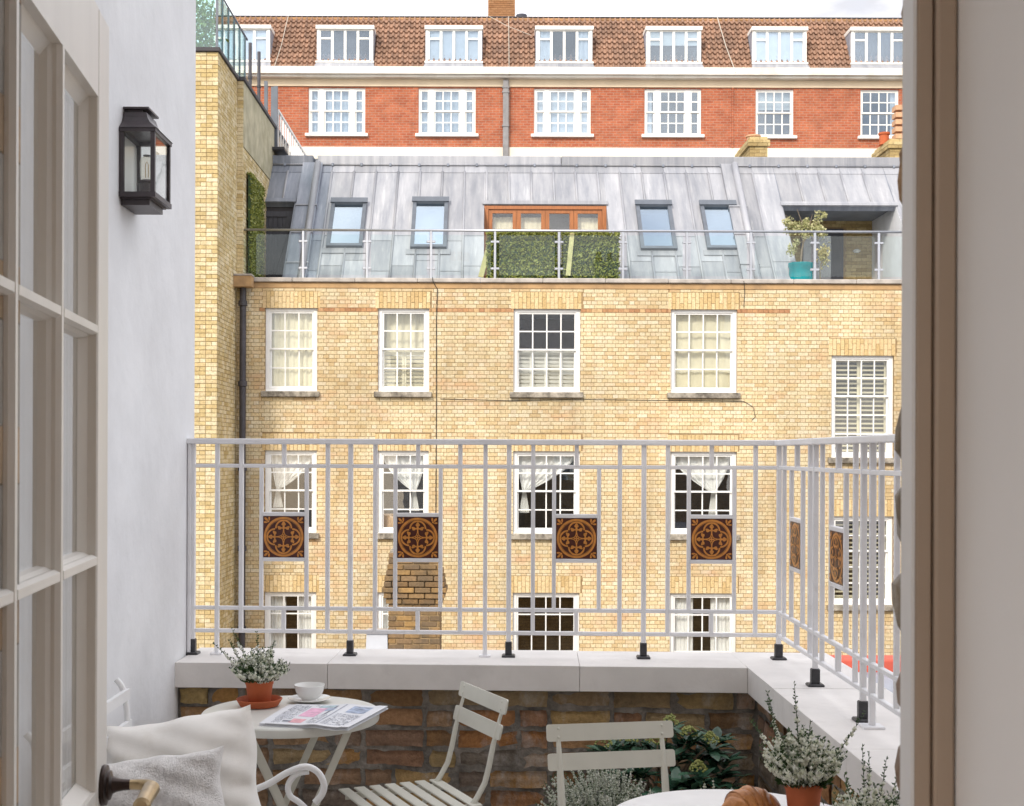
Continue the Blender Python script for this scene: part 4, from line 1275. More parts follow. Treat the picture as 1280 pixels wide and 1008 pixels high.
# rough brick ends beside the right jamb
z = -.2; k = 0
while z < 2.14:
    h = random.uniform(.062, .074)
    x0 = .3735 + random.uniform(-.003, .006) + (.003 if k % 2 else 0)
    mb = MB()
    def rb(u, v, side, x0=x0, z=z, h=h):
        pass
    nz, ny = 4, 5
    ph = random.random() * 9
    def fn(u, v):
        e = (abs(u - .5) * 2) ** 6 * .008 + (abs(v - .5) * 2) ** 4 * .010
        return (x0 + e + .005 * math.sin(u * 7 + ph) * math.sin(v * 5 + ph * 1.7) + random.uniform(-.002, .002), 1.05 + u * .185, z + v * h)
    mb.grid(fn, ny, nz)
    b0 = len(mb.v)
    mb.box(x0 + .014, .46, 1.052, 1.233, z + .003, z + h - .003)
    mb.build('brick', 'old_brick', house, fix=False)
    z += .0785; k += 1
MB().box(.392, .50, 1.04, 1.228, -.2, 2.14).build('mortar_reveal', 'old_mortar', house)

jb = thing('door_frame', 'white painted timber door frame with beaded right jamb', 'door frame', (.32, .95, .05))
MB().box(.300, .3025, .9345, .9585, .05, 2.14).build('jamb_lit_edge', 'jamb_white_lit', jb)  # narrow strip giving the white jamb its lit edge by colour
MB().bevbox(.3027, .3145, .934, .9585, .05, 2.14, .0015).build('jamb', 'jamb_white_shaded', jb)
MB().bevbox(.3155, .3300, .930, .9585, .05, 2.14, .002).build('bead', 'jamb_white_shaded', jb)
MB().box(-.42, -.40, .934, .9585, .05, 2.14).build('hinge_jamb', 'jamb_white_shaded', jb)
MB().box(-.40, .2998, .934, .9585, 2.115, 2.14).build('head', 'jamb_white_shaded', jb)
MB().box(.334, .40, .9587, 1.035, .0, 2.14).build('outer_lining', 'jamb_white_shaded', jb)

# ---- open glazed door on the left
H0 = Vector((-.30 - .1085 * .93, .93, 0))
U = Vector((-.1085, 1.0, 0)).normalized()
N = Vector((U.y, -U.x, 0))
DM = Matrix(((U.x, N.x, 0, H0.x), (U.y, N.y, 0, H0.y), (0, 0, 1, 0), (0, 0, 0, 1)))   # local x along leaf, y outwards to the right (0 = visible face)
uu = lambda Y: (Y - .93) / U.y
door = thing('glazed_door', 'open off-white glazed door with small panes and bronze lever handle', 'door', (H0.x, H0.y, .06))
TH = .030
e0, e1 = 0.0, uu(1.672)
s0, s1 = uu(1.0), uu(1.602)
MB(DM).bevbox(s1, e1, -TH, 0, .06, 2.08, .002).build('stile', 'door_paint', door)
MB(DM).bevbox(e0, s0, -TH, 0, .06, 2.08, .002).build('stile', 'door_paint', door)
zt, zb = 1.972, 1.128
MB(DM).box(s0, s1, -TH, -.0005, zt, 2.08).build('top_rail', 'door_paint', door)
MB(DM).box(s0, s1, -TH, -.0005, .80, zb).build('lock_rail', 'door_paint', door)
MB(DM).box(s0, s1, -TH, -.0005, .06, .26).build('bottom_rail', 'door_paint', door)
MB(DM)  .bevbox(s0, s1, -.024, -.010, .262, .798, .004).build('door_panel', 'door_paint', door)
GD = -.0235
def moulded(mb, a, b, along, z0, z1):
    """glazing bar: narrow face, ovolo sides down to the glass"""
    pr = [(-.0, 0.0), (.009, 0.0), (.012, -.006), (.012, -.010), (.0150, -.015), (.0165, -.0235), (.012, -.029), (-.003, -.029), (-.0075, -.0235), (-.006, -.015), (-.003, -.010), (-.003, -.006)]
    n = len(pr)
    vs = []
    for t in (0, 1):
        for p, q in pr:
            vs.append((a + p, q, z0 if t == 0 else z1) if along == 'z' else (z0 if t == 0 else z1, q, a + p - .0045))
    fs = [tuple(range(n)), tuple(range(n, 2 * n))[::-1]] + [(k, (k + 1) % n, n + (k + 1) % n, n + k) for k in range(n)]
    mb.add(vs, fs)
for Yv in (1.2015, 1.398):
    mb = MB(DM); moulded(mb, uu(Yv), 0, 'z', zb, zt); mb.build('glazing_bar', 'door_paint', door)
colx = [(s0, uu(1.2015) - .004), (uu(1.2015) + .013, uu(1.398) - .004), (uu(1.398) + .013, s1)]
for zz in (1.690, 1.409):
    for (a, b) in colx:
        mb = MB(DM); moulded(mb, zz, 0, 'x', a, b); mb.build('glazing_bar', 'door_paint', door)
# bevelled lips round the glazed area and the panes
rowz = [(zb, 1.403), (1.417, 1.684), (1.698, zt)]
for (a, b) in colx:
    for (z0, z1) in rowz:
        pn = MB(DM).box(a - .004, b + .004, GD - .004, GD, z0 - .006, z1 + .006).build('pane', 'door_glass', door)
for (a, b) in colx:
    m_ = MB(DM); m_.add([(a, -.012, zt), (b, -.012, zt), (b, GD + .001, zt - .014), (a, GD + .001, zt - .014), (a, GD + .001, zt), (b, GD + .001, zt)], [(0, 1, 2, 3), (3, 2, 5, 4), (0, 4, 5, 1), (0, 3, 4), (1, 5, 2)]); m_.build('glazing_bead', 'door_paint', door)
    m_ = MB(DM); m_.add([(a, -.006, zb), (b, -.006, zb), (b, GD + .001, zb + .014), (a, GD + .001, zb + .014), (a, GD + .001, zb), (b, GD + .001, zb)], [(0, 1, 2, 3), (3, 2, 5, 4), (0, 4, 5, 1), (0, 3, 4), (1, 5, 2)]); m_.build('glazing_bead', 'door_paint', door)
m_ = MB(DM); m_.add([(s1, -.012, zb), (s1, -.012, zt), (s1 - .008, GD + .001, zt), (s1 - .008, GD + .001, zb), (s1, GD + .001, zt), (s1, GD + .001, zb)], [(0, 1, 2, 3), (3, 2, 4, 5), (0, 5, 4, 1), (0, 3, 5), (1, 4, 2)]); m_.build('glazing_bead', 'door_paint', door)
# lever handle
hu, hz = uu(1.640), 1.127
hd = MB(DM @ Matrix.Translation((hu, 0, hz)) @ Matrix.Rotation(R(-90), 4, 'X')).lathe([(.0245, 0), (.0255, .003), (.0245, .006), (.019, .0075), (.018, .0105), (.011, .013), (.0085, .018), (.007, .026), (.0065, .034)], 28).build('handle', 'bronze', door, smooth=False)
sharp(hd)
sharp(MB(DM).tube([(hu, .032, hz), (hu, .044, hz), (hu - .003, .054, hz), (hu - .010, .061, hz), (hu - .022, .063, hz)], [.0062, .0066, .007, .0072, .0075], 14).build('lever_neck', 'brass', hd))
sharp(MB(DM).tube([(hu - .020, .063, hz), (hu - .024, .063, hz), (hu - .026, .063, hz), (hu - .085, .063, hz), (hu - .1, .063, hz - .001), (hu - .104, .063, hz - .001)], [.0085, .0105, .0105, .0092, .0105, .007], 16).build('lever', 'brass', hd))

# ================================================================ terrace
struct(MB().box(-1.13, 1.4, 1.245, 4.9, -.3, 0).build('terrace_floor', 'paving'))
XWALL = -1.136
rwall = MB().bevbox(-3.2, XWALL, 1.245, 5.112, -8, 4.6, .006).build('rendered_wall', 'render_white')
tag(rwall, 'smooth white rendered wall carrying the black lantern', 'wall')

# parapet wall: front run (slightly skewed) and right run
SK = R(-2.2)
PM = Matrix.Translation((XWALL, 4.80, 0)) @ Matrix.Rotation(SK, 4, 'Z')   # local x along the wall, y away from us, 0 = coping front edge
par = thing('parapet_wall', 'old brown brick parapet wall topped with pale stone coping', 'wall', (0, 4.9, 0))
CZ0, CZ1 = .688, .780
XR = .932
WF = .038         # wall face behind the coping edge
lenF = (XR - XWALL) / math.cos(SK)
pc = MB(PM).box(0, lenF + WF + .02, WF + .010, .33, -8, CZ0 - .001).build('core', 'old_mortar', par)
yc = (PM @ Vector((lenF, 0, 0))).y
pc2 = MB().box(XR + WF + .010, XR + .34, 1.25, yc + .34, -8, CZ0 - .001).build('core', 'old_mortar', par)
# coping stones
for a, b in ((0, (412 - 222) / 706 * lenF), ((412 - 222) / 706 * lenF + .0015, (723 - 222) / 706 * lenF), ((723 - 222) / 706 * lenF + .0015, lenF - .001)):
    MB(PM).bevbox(a, b, 0, .37, CZ0, CZ1 + random.uniform(-.001, .001), .0015).build('coping_stone', 'coping_stone', par)
ys = [yc + .383, 4.25, 3.42, 2.6, 1.25]
corner = MB().prism([(XR, yc), (XR, 4.303), (XR + .37, 4.303), (XR + .37, yc + .356), (XR + .002, yc + .370)], CZ0, CZ1).build('coping_stone', 'coping_stone', par)
for a, b in ((3.42, 4.3015), (2.6, 3.4185), (1.25, 2.5985)):
    MB().bevbox(XR, XR + .37, a, b, CZ0, CZ1 + random.uniform(-.001, .001), .0015).build('coping_stone', 'coping_stone', par)
# rough bricks: a few shared shapes
def rough_brick(L, h, d=.035):
    me = bpy.data.meshes.new('brick')
    nu, nv = 6, 3
    vs, fs = [], []
    ph = random.random() * 20
    for j in range(nv + 1):
        for i in range(nu + 1):
            u, v = i / nu, j / nv
            ex, ez = abs(u - .5) * 2, abs(v - .5) * 2
            edge = max(ex ** 9, ez ** 5)
            y = edge * .007 + random.uniform(-.003, .003) + .003 * math.sin(u * 5 + ph)
            vs.append(((u - .5) * L + random.uniform(-.004, .004), y, (v - .5) * h + random.uniform(-.003, .003)))
    for j in range(nv):
        for i in range(nu):
            a = j * (nu + 1) + i
            fs.append((a, a + 1, a + nu + 2, a + nu + 1))
    rim = [i for i in range(nu + 1)] + [j * (nu + 1) + nu for j in range(1, nv + 1)] + [nv * (nu + 1) + i for i in range(nu - 1, -1, -1)] + [j * (nu + 1) for j in range(nv - 1, 0, -1)]
    b = len(vs)
    for r_ in rim: vs.append((vs[r_][0], d, vs[r_][2]))
    n = len(rim)
    for k in range(n): fs.append((rim[k], b + k, b + (k + 1) % n, rim[(k + 1) % n])[::-1])
    me.from_pydata(vs, [], fs)
    me.materials.append(MAT['old_brick'])
    me.polygons.foreach_set('use_smooth', [True] * len(me.polygons))
    return me
stretch = [rough_brick(random.uniform(.198, .213), random.uniform(.053, .061)) for _ in range(9)]
heads = [rough_brick(random.uniform(.092, .104), random.uniform(.053, .061)) for _ in range(6)]
def brick_face(Mface, length, core_o, zlo):
    z = CZ0 - .036; r_ = 0
    while z > zlo:
        x = .003
        k = random.randint(0, 1)
        while x < length - .03:
            st_ = (k % 2 == 0) if r_ % 3 else random.random() < .7
            L = .222 if st_ else .113
            cx_ = x + L / 2
            if cx_ + L / 2 < length + .03 and cx_ - L / 2 > -.02:
                M = Mface @ Matrix.Translation((cx_, random.uniform(-.004, .004), z + random.uniform(-.003, .003))) @ Matrix.Rotation(random.gauss(0, .012), 4, 'Y')
                if random.random() < .5: M = M @ Matrix.Rotation(math.pi, 4, 'Z') @ Matrix.Translation((0, 0, 0)) if False else M @ Matrix.Diagonal((random.choice((1, 1, -1)), 1, random.choice((1, -1)), 1))
                put('brick', random.choice(stretch if st_ else heads), core_o, M)
            x += L + random.uniform(.0, .006); k += 1
            left = length - x
            if .03 < left < L:
                put('brick', random.choice(heads), core_o, Mface @ Matrix.Translation((x + left / 2, 0, z)) @ Matrix.Diagonal((left / .105, 1, 1, 1)))
                break
        z -= .0735; r_ += 1
brick_face(PM @ Matrix.Translation((0, WF, 0)), lenF + WF - .004, pc, .10)
RM = Matrix.Translation((XR + WF, yc + WF, 0)) @ Matrix.Rotation(R(-90), 4, 'Z')
brick_face(RM, yc + WF - 2.3, pc2, .22)

# ---- white railing with encaustic tiles
rail = thing('balcony_railing', 'white painted metal railing with patterned tiles standing on the stone coping', 'railing', (0, 4.95, CZ1))
RMf = Matrix.Translation((XWALL, 5.0, 0)) @ Matrix.Rotation(SK, 4, 'Z')
def along(px):      # distance along the front railing for a photo column
    d = (px - CX) / F
    # solve XWALL + t cos = d * (5 + t sin)
    return (d * 5.0 - XWALL) / (math.cos(SK) - d * math.sin(SK))
ZT1, ZT0 = W(CX, 549.5, 5).z, W(CX, 556.5, 5).z
zA = W(CX, 583.6, 4.96).z; zBq = W(CX, 762.3, 4.96).z; zCq = W(CX, 791, 4.96).z
BW = .0155
XRL = 1.092
tc = along(974)
corner_pt = RMf @ Vector((tc, 0, 0))
SM = Matrix.Translation((corner_pt.x, corner_pt.y, 0)) @ Matrix.Rotation(R(-90.4), 4, 'Z')    # local x runs towards the house

def fleur(mb, cx_, cz, ang, s, y):
    c, n = math.cos(ang), math.sin(ang)
    def ell(ox, oz, rx, rz, rot, yy):
        pts = []
        for k in range(14):
            t = 2 * math.pi * k / 14
            x, z = rx * math.cos(t), rz * math.sin(t)
            x, z = x * math.cos(rot) - z * math.sin(rot) + ox, x * math.sin(rot) + z * math.cos(rot) + oz
            x, z = x * s, z * s
            pts.append((cx_ + x * c - z * n, yy, cz + x * n + z * c))
        mb.add(pts, [tuple(range(14))])
    return ell
def tile(M, w, parent):
    """square tile w wide in local x-z, face at local y = 0 towards -y"""
    t = MB(M).bevbox(-w / 2, w / 2, 0, .012, -w / 2, w / 2, .0012).build('tile', 'tile_dark', parent)
    mb = MB(M)
    y = [-.0008]
    def nxt():
        y[0] -= .00006
        return y[0]
    def arc(cx_, cz, r0, r1, a0, a1, n=40):
        yy = nxt()
        vs = []
        for k in range(n + 1):
            a = a0 + (a1 - a0) * k / n
            for r in (r0, r1): vs.append(((cx_ + r * math.cos(a)) * w, yy, (cz + r * math.sin(a)) * w))
        mb.add(vs, [(2 * k, 2 * k + 1, 2 * k + 3, 2 * k + 2) for k in range(n)])
    arc(0, 0, .422, .476, 0, 2 * math.pi, 56)
    arc(0, 0, .405, .412, 0, 2 * math.pi, 56)
    for q in range(4):
        a = q * math.pi / 2
        arc(.207 * math.cos(a), .207 * math.sin(a),   .166, .206, a - math.pi / 2 - .02, a + math.pi / 2 + .02, 28)
        e = fleur(mb, 0, 0, a - math.pi / 2, w, 0)
        e(0, .318, .036, .050, 0, nxt()); e(-.022, .300, .030, .030, 0, nxt()); e(.022, .300, .030, .030, 0, nxt())
        e(-.100, .222, .052, .030, -.45, nxt()); e(.100, .222, .052, .030, .45, nxt()); e(-.092, .196, .040, .026, .2, nxt()); e(.092, .196, .040, .026, -.2, nxt())
        e(0, .232, .026, .055, 0, nxt()); e(0, .155, .015, .060, 0, nxt()); e(-.045, .212, .04, .017, -.2, nxt()); e(.045, .212, .04, .017, .2, nxt())
        # concave star outline
        yy = nxt(); vs = []
        for k in range(13):
            f = k / 12
            ax, az = .13 * (1 - f), .13 * f
            pull = .045 * math.sin(f * math.pi)
            for o in (0, .022):
                x, z = ax - pull * .7 + o * .7, az - pull * .7 + o * .7
                vs.append((w * (x * math.cos(a) - z * math.sin(a)), yy, w * (x * math.sin(a) + z * math.cos(a))))
        mb.add(vs, [(2 * k, 2 * k + 1, 2 * k + 3, 2 * k + 2) for k in range(12)])
        e2 = fleur(mb, 0, 0, a, w, 0); e2(0, .035, .016, .034, 0, nxt())
        e3 = fleur(mb, 0, 0, a + math.pi / 4, w, 0)
        e3(0, .595, .028, .055, 0, nxt()); e3(-.062, .555, .022, .045, .75, nxt()); e3(.062, .555, .022, .045, -.75, nxt()); e3(0, .52, .03, .02, 0, nxt())
    mb.build('tile_motif', 'tile_ochre', t, fix=False)
    return t
def bar_v(M, t, z0, z1, w=BW, d=.02, name='baluster'):
    return MB(M).bevbox(t - w / 2, t + w / 2, -d / 2, d / 2, z0, z1, .002).build(name, 'rail_paint', rail)
def rails(M, t0, t1):
    MB(M).bevbox(t0, t1, -.024, .024, ZT0, ZT1, .003).build('top_rail', 'rail_paint', rail)
    for zz in (zA, zBq, zCq):
        MB(M).bevbox(t0 + .002, t1 - .002, -.0075, .0075, zz - .0072, zz + .0072, .002).build('rail', 'rail_paint', rail)
def foot(M, t):
    sharp(MB(M).bevbox(t - .0125, t + .0125, -.0145, .0145, CZ1 + .004, CZ1 + .058, .003).build('foot_socket', 'foot_metal', rail))
    MB(M).bevbox(t - .025, t + .025, -.027, .027, CZ1 - .003, CZ1 + .009, .004).build('foot_plate', 'foot_metal', rail)
def panel(M, ta, tb):
    tm = (ta + tb) / 2
    for t in (ta, tb): bar_v(M, t, zBq - .004, zA + .004, BW * .95, .0145)
    for zz0, zz1 in ((zA, ZT0), (zCq, zBq)): bar_v(M, tm, zz0, zz1 + .003, BW, .017)
    wt = tb - ta - BW * .95
    zc = W(CX, 672.5, 4.96).z
    hw = wt / 2
    for zz in (zc + hw + .007, zc - hw - .007):
        MB(M).bevbox(ta + BW * .4, tb - BW * .4, -.0085, .0085, zz - .0072, zz + .0072, .0015).build('tile_rail', 'rail_paint', rail)
    tile(M @ Matrix.Translation((tm, -.006, zc)), wt + .001, rail)
rails(RMf, along(234.5), tc + .02)
for px in (241.6, 438.5, 636.5, 805): 
    bar_v(RMf, along(px), CZ1 + .02, ZT0 + .002, .0175, .022, 'post'); foot(RMf, along(px))
for px in (302, 410, 469.4, 575.5, 666.6, 775, 835, 944.6): bar_v(RMf, along(px), zCq - .004, ZT0 + .002)
for px in (272, 607):
    bar_v(RMf, along(px), CZ1, ZT0 + .002)
    MB(RMf).bevbox(along(px) - .022, along(px) + .022, -.022, .022, CZ1 - .002, CZ1 + .007, .002).build('base_plate', 'rail_paint', rail)
for a, b in ((327.2, 383.6), (494.5, 551), (692.8, 749), (861.2, 918)): panel(RMf, along(a), along(b))
# white conduit against the wall
MB(RMf).bevbox(.003, .016, -.02, .02, CZ1, ZT0, .002).build('wall_bar', 'rail_paint', rail)
# right run
rails(SM, .02, 2.3)
bar_v(SM, 0, CZ1 + .02, ZT0 + .002, .0175, .0175, 'post'); foot(SM, 0)
offs_post = [.565, 1.135, 1.70]
for t in offs_post:
    bar_v(SM, t, CZ1 + .02, ZT0 + .002, .0155, .0175, 'post'); foot(SM, t)
for t in (.09, .49, .655, 1.05, 1.31, 1.45, 1.85, 2.2): bar_v(SM, t, zCq - .004, ZT0 + .002, .014, .0145)
bar_v(SM, 1.225, CZ1, ZT0 + .002, .016, .018)
MB(SM).bevbox(1.225 - .03, 1.225 + .03, -.03, .03, CZ1 - .002, CZ1 + .007, .002).build('base_plate', 'rail_paint', rail)
for a, b in ((.21, .385), (.77, .945), (1.53, 1.66), (1.94, 2.1)): panel(SM, a, b)

# ---- wall lantern
lt = thing('wall_lantern', 'dark bronze glass lantern fixed to the white rendered wall', 'lantern', (XWALL, 4.15, 2.3))
lx0, lx1 = XWALL + .002, -1.026
ly0, ly1 = 4.05, 4.255
lz0, lz1 = W(150, 246, 4.05).z, W(150, 159.5, 4.05).z
fw = .013
for xx in (lx0, lx1 - fw):
    for yy in (ly0, ly1 - fw): MB().box(xx, xx + fw, yy, yy + fw, lz0 + .016, lz1 - .012).build('corner_bar', 'lantern_metal', lt)
for zz0, zz1 in ((lz0, lz0 + .0155), (lz1 - .0115, lz1)):
    m_ = MB()
    m_.box(lx0 - .001, lx1 + .003, ly0 - .003, ly0 + fw, zz0, zz1); m_.box(lx0 - .001, lx1 + .003, ly1 - fw, ly1 + .003, zz0, zz1)
    m_.box(lx1 - fw, lx1 + .003, ly0 + fw + .0005, ly1 - fw - .0005, zz0, zz1); m_.box(lx0 - .001, lx0 + fw, ly0 + fw + .0005, ly1 - fw - .0005, zz0, zz1)
    m_.build('frame_ring', 'lantern_metal', lt)
MB().box(lx0 + .001, lx0 + .003, ly0 + fw, ly1 - fw, lz0 + .02, lz1 - .02).build('reflector', 'porcelain', lt)
MB().box(lx0 + fw, lx1 - fw, ly0 + .005, ly0 + .007, lz0 + .016, lz1 - .012).build('pane', 'lantern_glass', lt)
MB().box(lx0 + fw, lx1 - fw, ly1 - .007, ly1 - .005, lz0 + .016, lz1 - .012).build('pane', 'lantern_glass', lt)
MB().box(lx1 - .007, lx1 - .005, ly0 + fw, ly1 - fw, lz0 + .016, lz1 - .012).build('pane', 'lantern_glass', lt)
# flared roof
m_ = MB()
prof = [(0, 0), (.10, .012), (.2, .026), (.26, .042), (.29, .058)]
ym = (ly0 + ly1) / 2
vs = []
for f, h in prof:
    k = 1 - f * 1.55
    xo = lx0 + (lx1 - lx0 + .006) * (1 - f * 1.3); yh = (ly1 - ly0) / 2 + .006
    vs += [(lx0, ym - yh * k, lz1 + h), (xo, ym - yh * k, lz1 + h), (xo, ym + yh * k, lz1 + h), (lx0, ym + yh * k, lz1 + h)]
fs = []
for i in range(len(prof) - 1):
    for j in range(4): fs.append((i * 4 + j, i * 4 + (j + 1) % 4, (i + 1) * 4 + (j + 1) % 4, (i + 1) * 4 + j))
fs += [(3, 2, 1, 0), tuple(len(vs) - 4 + j for j in range(4))]
m_.add(vs, fs)
lr = m_.build('roof', 'lantern_metal', lt)
ht = lz1 + .058
kx = lx0 + (lx1 - lx0) * .62
m_ = MB().box(lx0, kx + .012, ym - .064, ym + .064, ht + .010, ht + .016)
m_.build('cap', 'lantern_metal', lr)
MB().box(lx0, kx - .012, ym - .05, ym + .05, ht, ht + .010).build('vent', 'lantern_metal', lr)
m_ = MB(); m_.box(lx0, lx1 - .012, ly0 + .008, ly1 - .008, lz0 - .004, lz0 - .0005); m_.box(lx0, lx1 - .02, ly0 + .02, ly1 - .02, lz0 - .022, lz0 - .0045)
m_.build('base', 'lantern_metal', lt)
bx, by = (lx0 + lx1) / 2 + .004, ym
sharp(MB().lathe([(.024, 0), (.024, .060), (.029, .063), (.029, .067), (.017, .072)], 18, (bx, by, lz0)).build('socket', 'socket', lt))
sharp(MB().lathe([(.012, .072), (.021, .082), (.022, .130), (.018, .140), (.008, .146), (.003, .152)], 18, (bx, by, lz0)).build('bulb', 'bulb_glass', lt))
MB().tube([(bx - .004, by, lz0 + .08), (bx - .005, by, lz0 + .12), (bx, by, lz0 + .13), (bx + .005, by, lz0 + .12), (bx + .004, by, lz0 + .08)], .0012, 5).build('filament', 'filament', lt)
MB().lathe([(.012, .147), (.012, .150)], 10, (bx, by, lz0)).build('bulb_cap', 'lantern_metal', lt)

# ================================================================ furniture
def bistro_table(name, cx_, cy_, rad, rot, label, mtop, mleg, group):
    t = thing(name, label, 'table', (cx_, cy_, 0), group)
    M = Matrix.Translation((cx_, cy_, 0)) @ Matrix.Rotation(rot, 4, 'Z')
    sharp(MB(M).lathe([(rad * .2, .700), (rad - .004, .700), (rad - .004, .690), (rad + .001, .688), (rad + .003, .693), (rad + .003, .712), (rad, .716), (rad - .01, .7165), (rad * .5, .7165)], 64).build('table_top', mtop, t), 30)
    for (yy, s) in ((-.185, 1), (-.160, -1), (.160, -1), (.185, 1)):
        b = MB(M).bar((s * .155, yy, .694), (-s * .155, yy, .012), .022, .007, up=(0, 1, 0))
        b.M = M
        b.build('leg', mleg, t)
    for s in (1, -1):
        yy = .185 if s == 1 else .16
        sharp(MB(M).tube([(s * .155, -yy - .004, .69), (s * .155, yy + .004, .69)], .007, 8).build('hinge_rod', mleg, t))
        sharp(MB(M).tube([(-s * .155, -yy - .004, .012), (-s * .155, yy + .004, .012)], .009, 8).build('foot_bar', mleg, t))
    for yy in (-.19, .19):
        sharp(MB(M @ Matrix.Translation((0, yy, .353)) @ Matrix.Rotation(R(90), 4, 'X')).lathe([(.008, -.005), (.008, .004), (.004, .006)], 10).build('rivet', mleg, t))
        sharp(MB(M @ Matrix.Translation((.151, yy, .682)) @ Matrix.Rotation(R(90), 4, 'X')).lathe([(.007, -.004), (.007, .004), (.004, .006)], 10).build('rivet', mleg, t))
    return t
TX, TY = -.627, 4.22
bistro_table('bistro_table', TX, TY, .279, R(17), 'round pale green-grey folding bistro table holding the newspaper and cup', 'bistro_top', 'bistro_paint', 'round terrace tables')
T2X, T2Y = .56, 2.97
bistro_table('bistro_table', T2X, T2Y, .285, R(-8), 'round glossy white table holding the croissant', 'white_metal', 'white_metal', 'round terrace tables')
TZ = .7168

def folding_chair(M, label):
    t = thing('folding_chair', label, 'chair', tuple(M.translation), 'folding bistro chairs')
    w = .186
    rx = .152
    pts = [(0, .768), (.008, .735), (.022, .69), (.038, .63), (.052, .565), (.066, .515), (.092, .472), (.13, .425), (.36, .01)]
    for s in (-1, 1):
        m_ = MB(M).tube([(s * rx, y, z) for y, z in pts], [.007, .007, .0075, .0105, .0115, .0115, .0115, .011, .011], 10, squash=.75)
        sharp(m_.build('back_rail', 'bistro_paint', t), 60)
        m_ = MB(M).tube([(s * (rx - .02), .40, .438), (s * (rx - .02), .22, .24), (s * (rx - .02), .0, .01)], .0095, 8)
        sharp(m_.build('leg', 'bistro_paint', t), 60)
    sharp(MB(M).tube([(-rx, .30, .12), (rx, .30, .12)], .006, 8).build('stretcher', 'bistro_paint', t))
    sharp(MB(M).tube([(-rx + .02, .08, .10), (rx - .02, .08, .10)], .006, 8).build('stretcher', 'bistro_paint', t))
    for s in (-1, 1): MB(M).bar((s * (rx - .012), .075, .440), (s * (rx - .012), .425, .440), .008, .02).build('seat_bearer', 'bistro_paint', t)
    for k in range(7):
        y = .085 + k * .0525
        MB(M).bevbox(-w + .006, w - .006, y, y + .037, .4505, .457, .002).build('seat_slat', 'bistro_paint', t)
    def slat(y0, z0, z1, tilt):
        sm = M @ Matrix.Translation((0, y0, z0)) @ Matrix.Rotation(tilt, 4, 'X')
        h = z1 - z0
        poly = []
        r_ = .008
        for (cx2, cz2, a0) in ((w - r_, r_, -90), (w - r_, h - r_, 0), (-w + r_, h - r_, 90), (-w + r_, r_, 180)):
            for k in range(5):
                a = R(a0 + k * 22.5); poly.append((cx2 + r_ * math.cos(a), cz2 + r_ * math.sin(a)))
        m_ = MB(sm @ Matrix.Rotation(R(90), 4, 'X')); m_.prism(poly, -.0055, .0005)
        o = m_.build('back_slat', 'bistro_paint', t)
        for s in (-1, 1):
            for zz in ((.012, h - .012) if z0 > .70 else (h / 2,)):
                for yy in (-.001, .006):
                    sharp(MB(sm @ Matrix.Translation((s * rx, .0, zz)) @ Matrix.Rotation(R(90 if yy < 0 else -90), 4, 'X')).lathe([(.0042, 0 if yy < 0 else .005), (.0042, .0015 if yy < 0 else .0065), (.002, .0028 if yy < 0 else .0078)], 10).build('rivet', 'bistro_paint', o))
        return o
    slat(.010, .728, .776, R(12))
    slat(.030, .650, .698, R(14))
    return t
folding_chair(Matrix.Translation((-.008 - .0, 4.28, 0)) @ Matrix.Rotation(R(114), 4, 'Z'), 'pale green-grey folding chair turned side-on towards the bistro table, seat slats showing')
folding_chair(Matrix.Translation((.350, 3.77, 0)) @ Matrix.Rotation(R(190), 4, 'Z'), 'pale green-grey folding chair drawn up to the white table, in front of the planting')

# ---- white metal armchair against the rendered wall
ac = thing('garden_armchair', 'white metal garden armchair with scrolled arm against the rendered wall', 'armchair', (-.85, 3.45, 0))
def smoothpath(p, n=6):
    out = []
    P = [Vector(q) for q in p]
    for i in range(len(P) - 1):
        p0, p1, p2, p3 = P[max(i - 1, 0)], P[i], P[i + 1], P[min(i + 2, len(P) - 1)]
        for k in range(n):
            t = k / n
            out.append(.5 * ((2 * p1) + (p2 - p0) * t + (2 * p0 - 5 * p1 + 4 * p2 - p3) * t * t + (3 * p1 - p0 - 3 * p2 + p3) * t ** 3))
    out.append(P[-1])
    return out
for yy in (3.70, 2.98):
    arm = [(-1.02, yy, .62), (-.86, yy, .585), (-.72, yy, .58), (-.625, yy, .608), (-.56, yy, .645), (-.51, yy, .662), (-.475, yy, .648), (-.457, yy, .615), (-.462, yy, .585), (-.482, yy, .562)]
    sharp(MB().tube(smoothpath(arm), .0095, 10).build('arm', 'white_metal', ac), 60)
    sup = [(-.50, yy + .004, .648), (-.535, yy + .004, .640), (-.557, yy + .004, .610), (-.552, yy + .004, .580), (-.525, yy + .004, .560), (-.50, yy, .53), (-.49, yy, .45), (-.47, yy, .2), (-.45, yy, .01)]
    sharp(MB().tube(smoothpath(sup), .0085, 10).build('front_leg', 'white_metal', ac), 60)
    bk = [(-1.040, yy + .0, .905), (-1.022, yy, .88), (-1.010, yy, .82), (-1.004, yy, .70), (-.995, yy, .60), (-.975, yy, .45), (-1.03, yy, .2), (-1.08, yy, .01)]
    sharp(MB().tube(smoothpath(bk), [.009] * 43, 10).build('back_post', 'white_metal', ac), 60)
MB().bar((-1.012, 2.96, .862), (-1.012, 3.72, .862), .012, .03).build('back_slat', 'white_metal', ac)
MB().bar((-1.006, 2.96, .775), (-1.006, 3.72, .775), .012, .03).build('back_slat', 'white_metal', ac)
for k in range(5):
    y0_ = 2.99 + k * .14
    sharp(MB().tube([(-1.000, y0_, .76), (-.985, y0_ + .14, .48)], .006, 6).build('back_brace', 'white_metal', ac))
    sharp(MB().tube([(-1.000, y0_ + .14, .76), (-.985, y0_, .48)], .006, 6).build('back_brace', 'white_metal', ac))
for k in range(9):
    xx = -.97 + k * .057
    MB().bevbox(xx, xx + .042, 2.97, 3.71, .440, .452, .002).build('seat_slat', 'white_metal', ac)
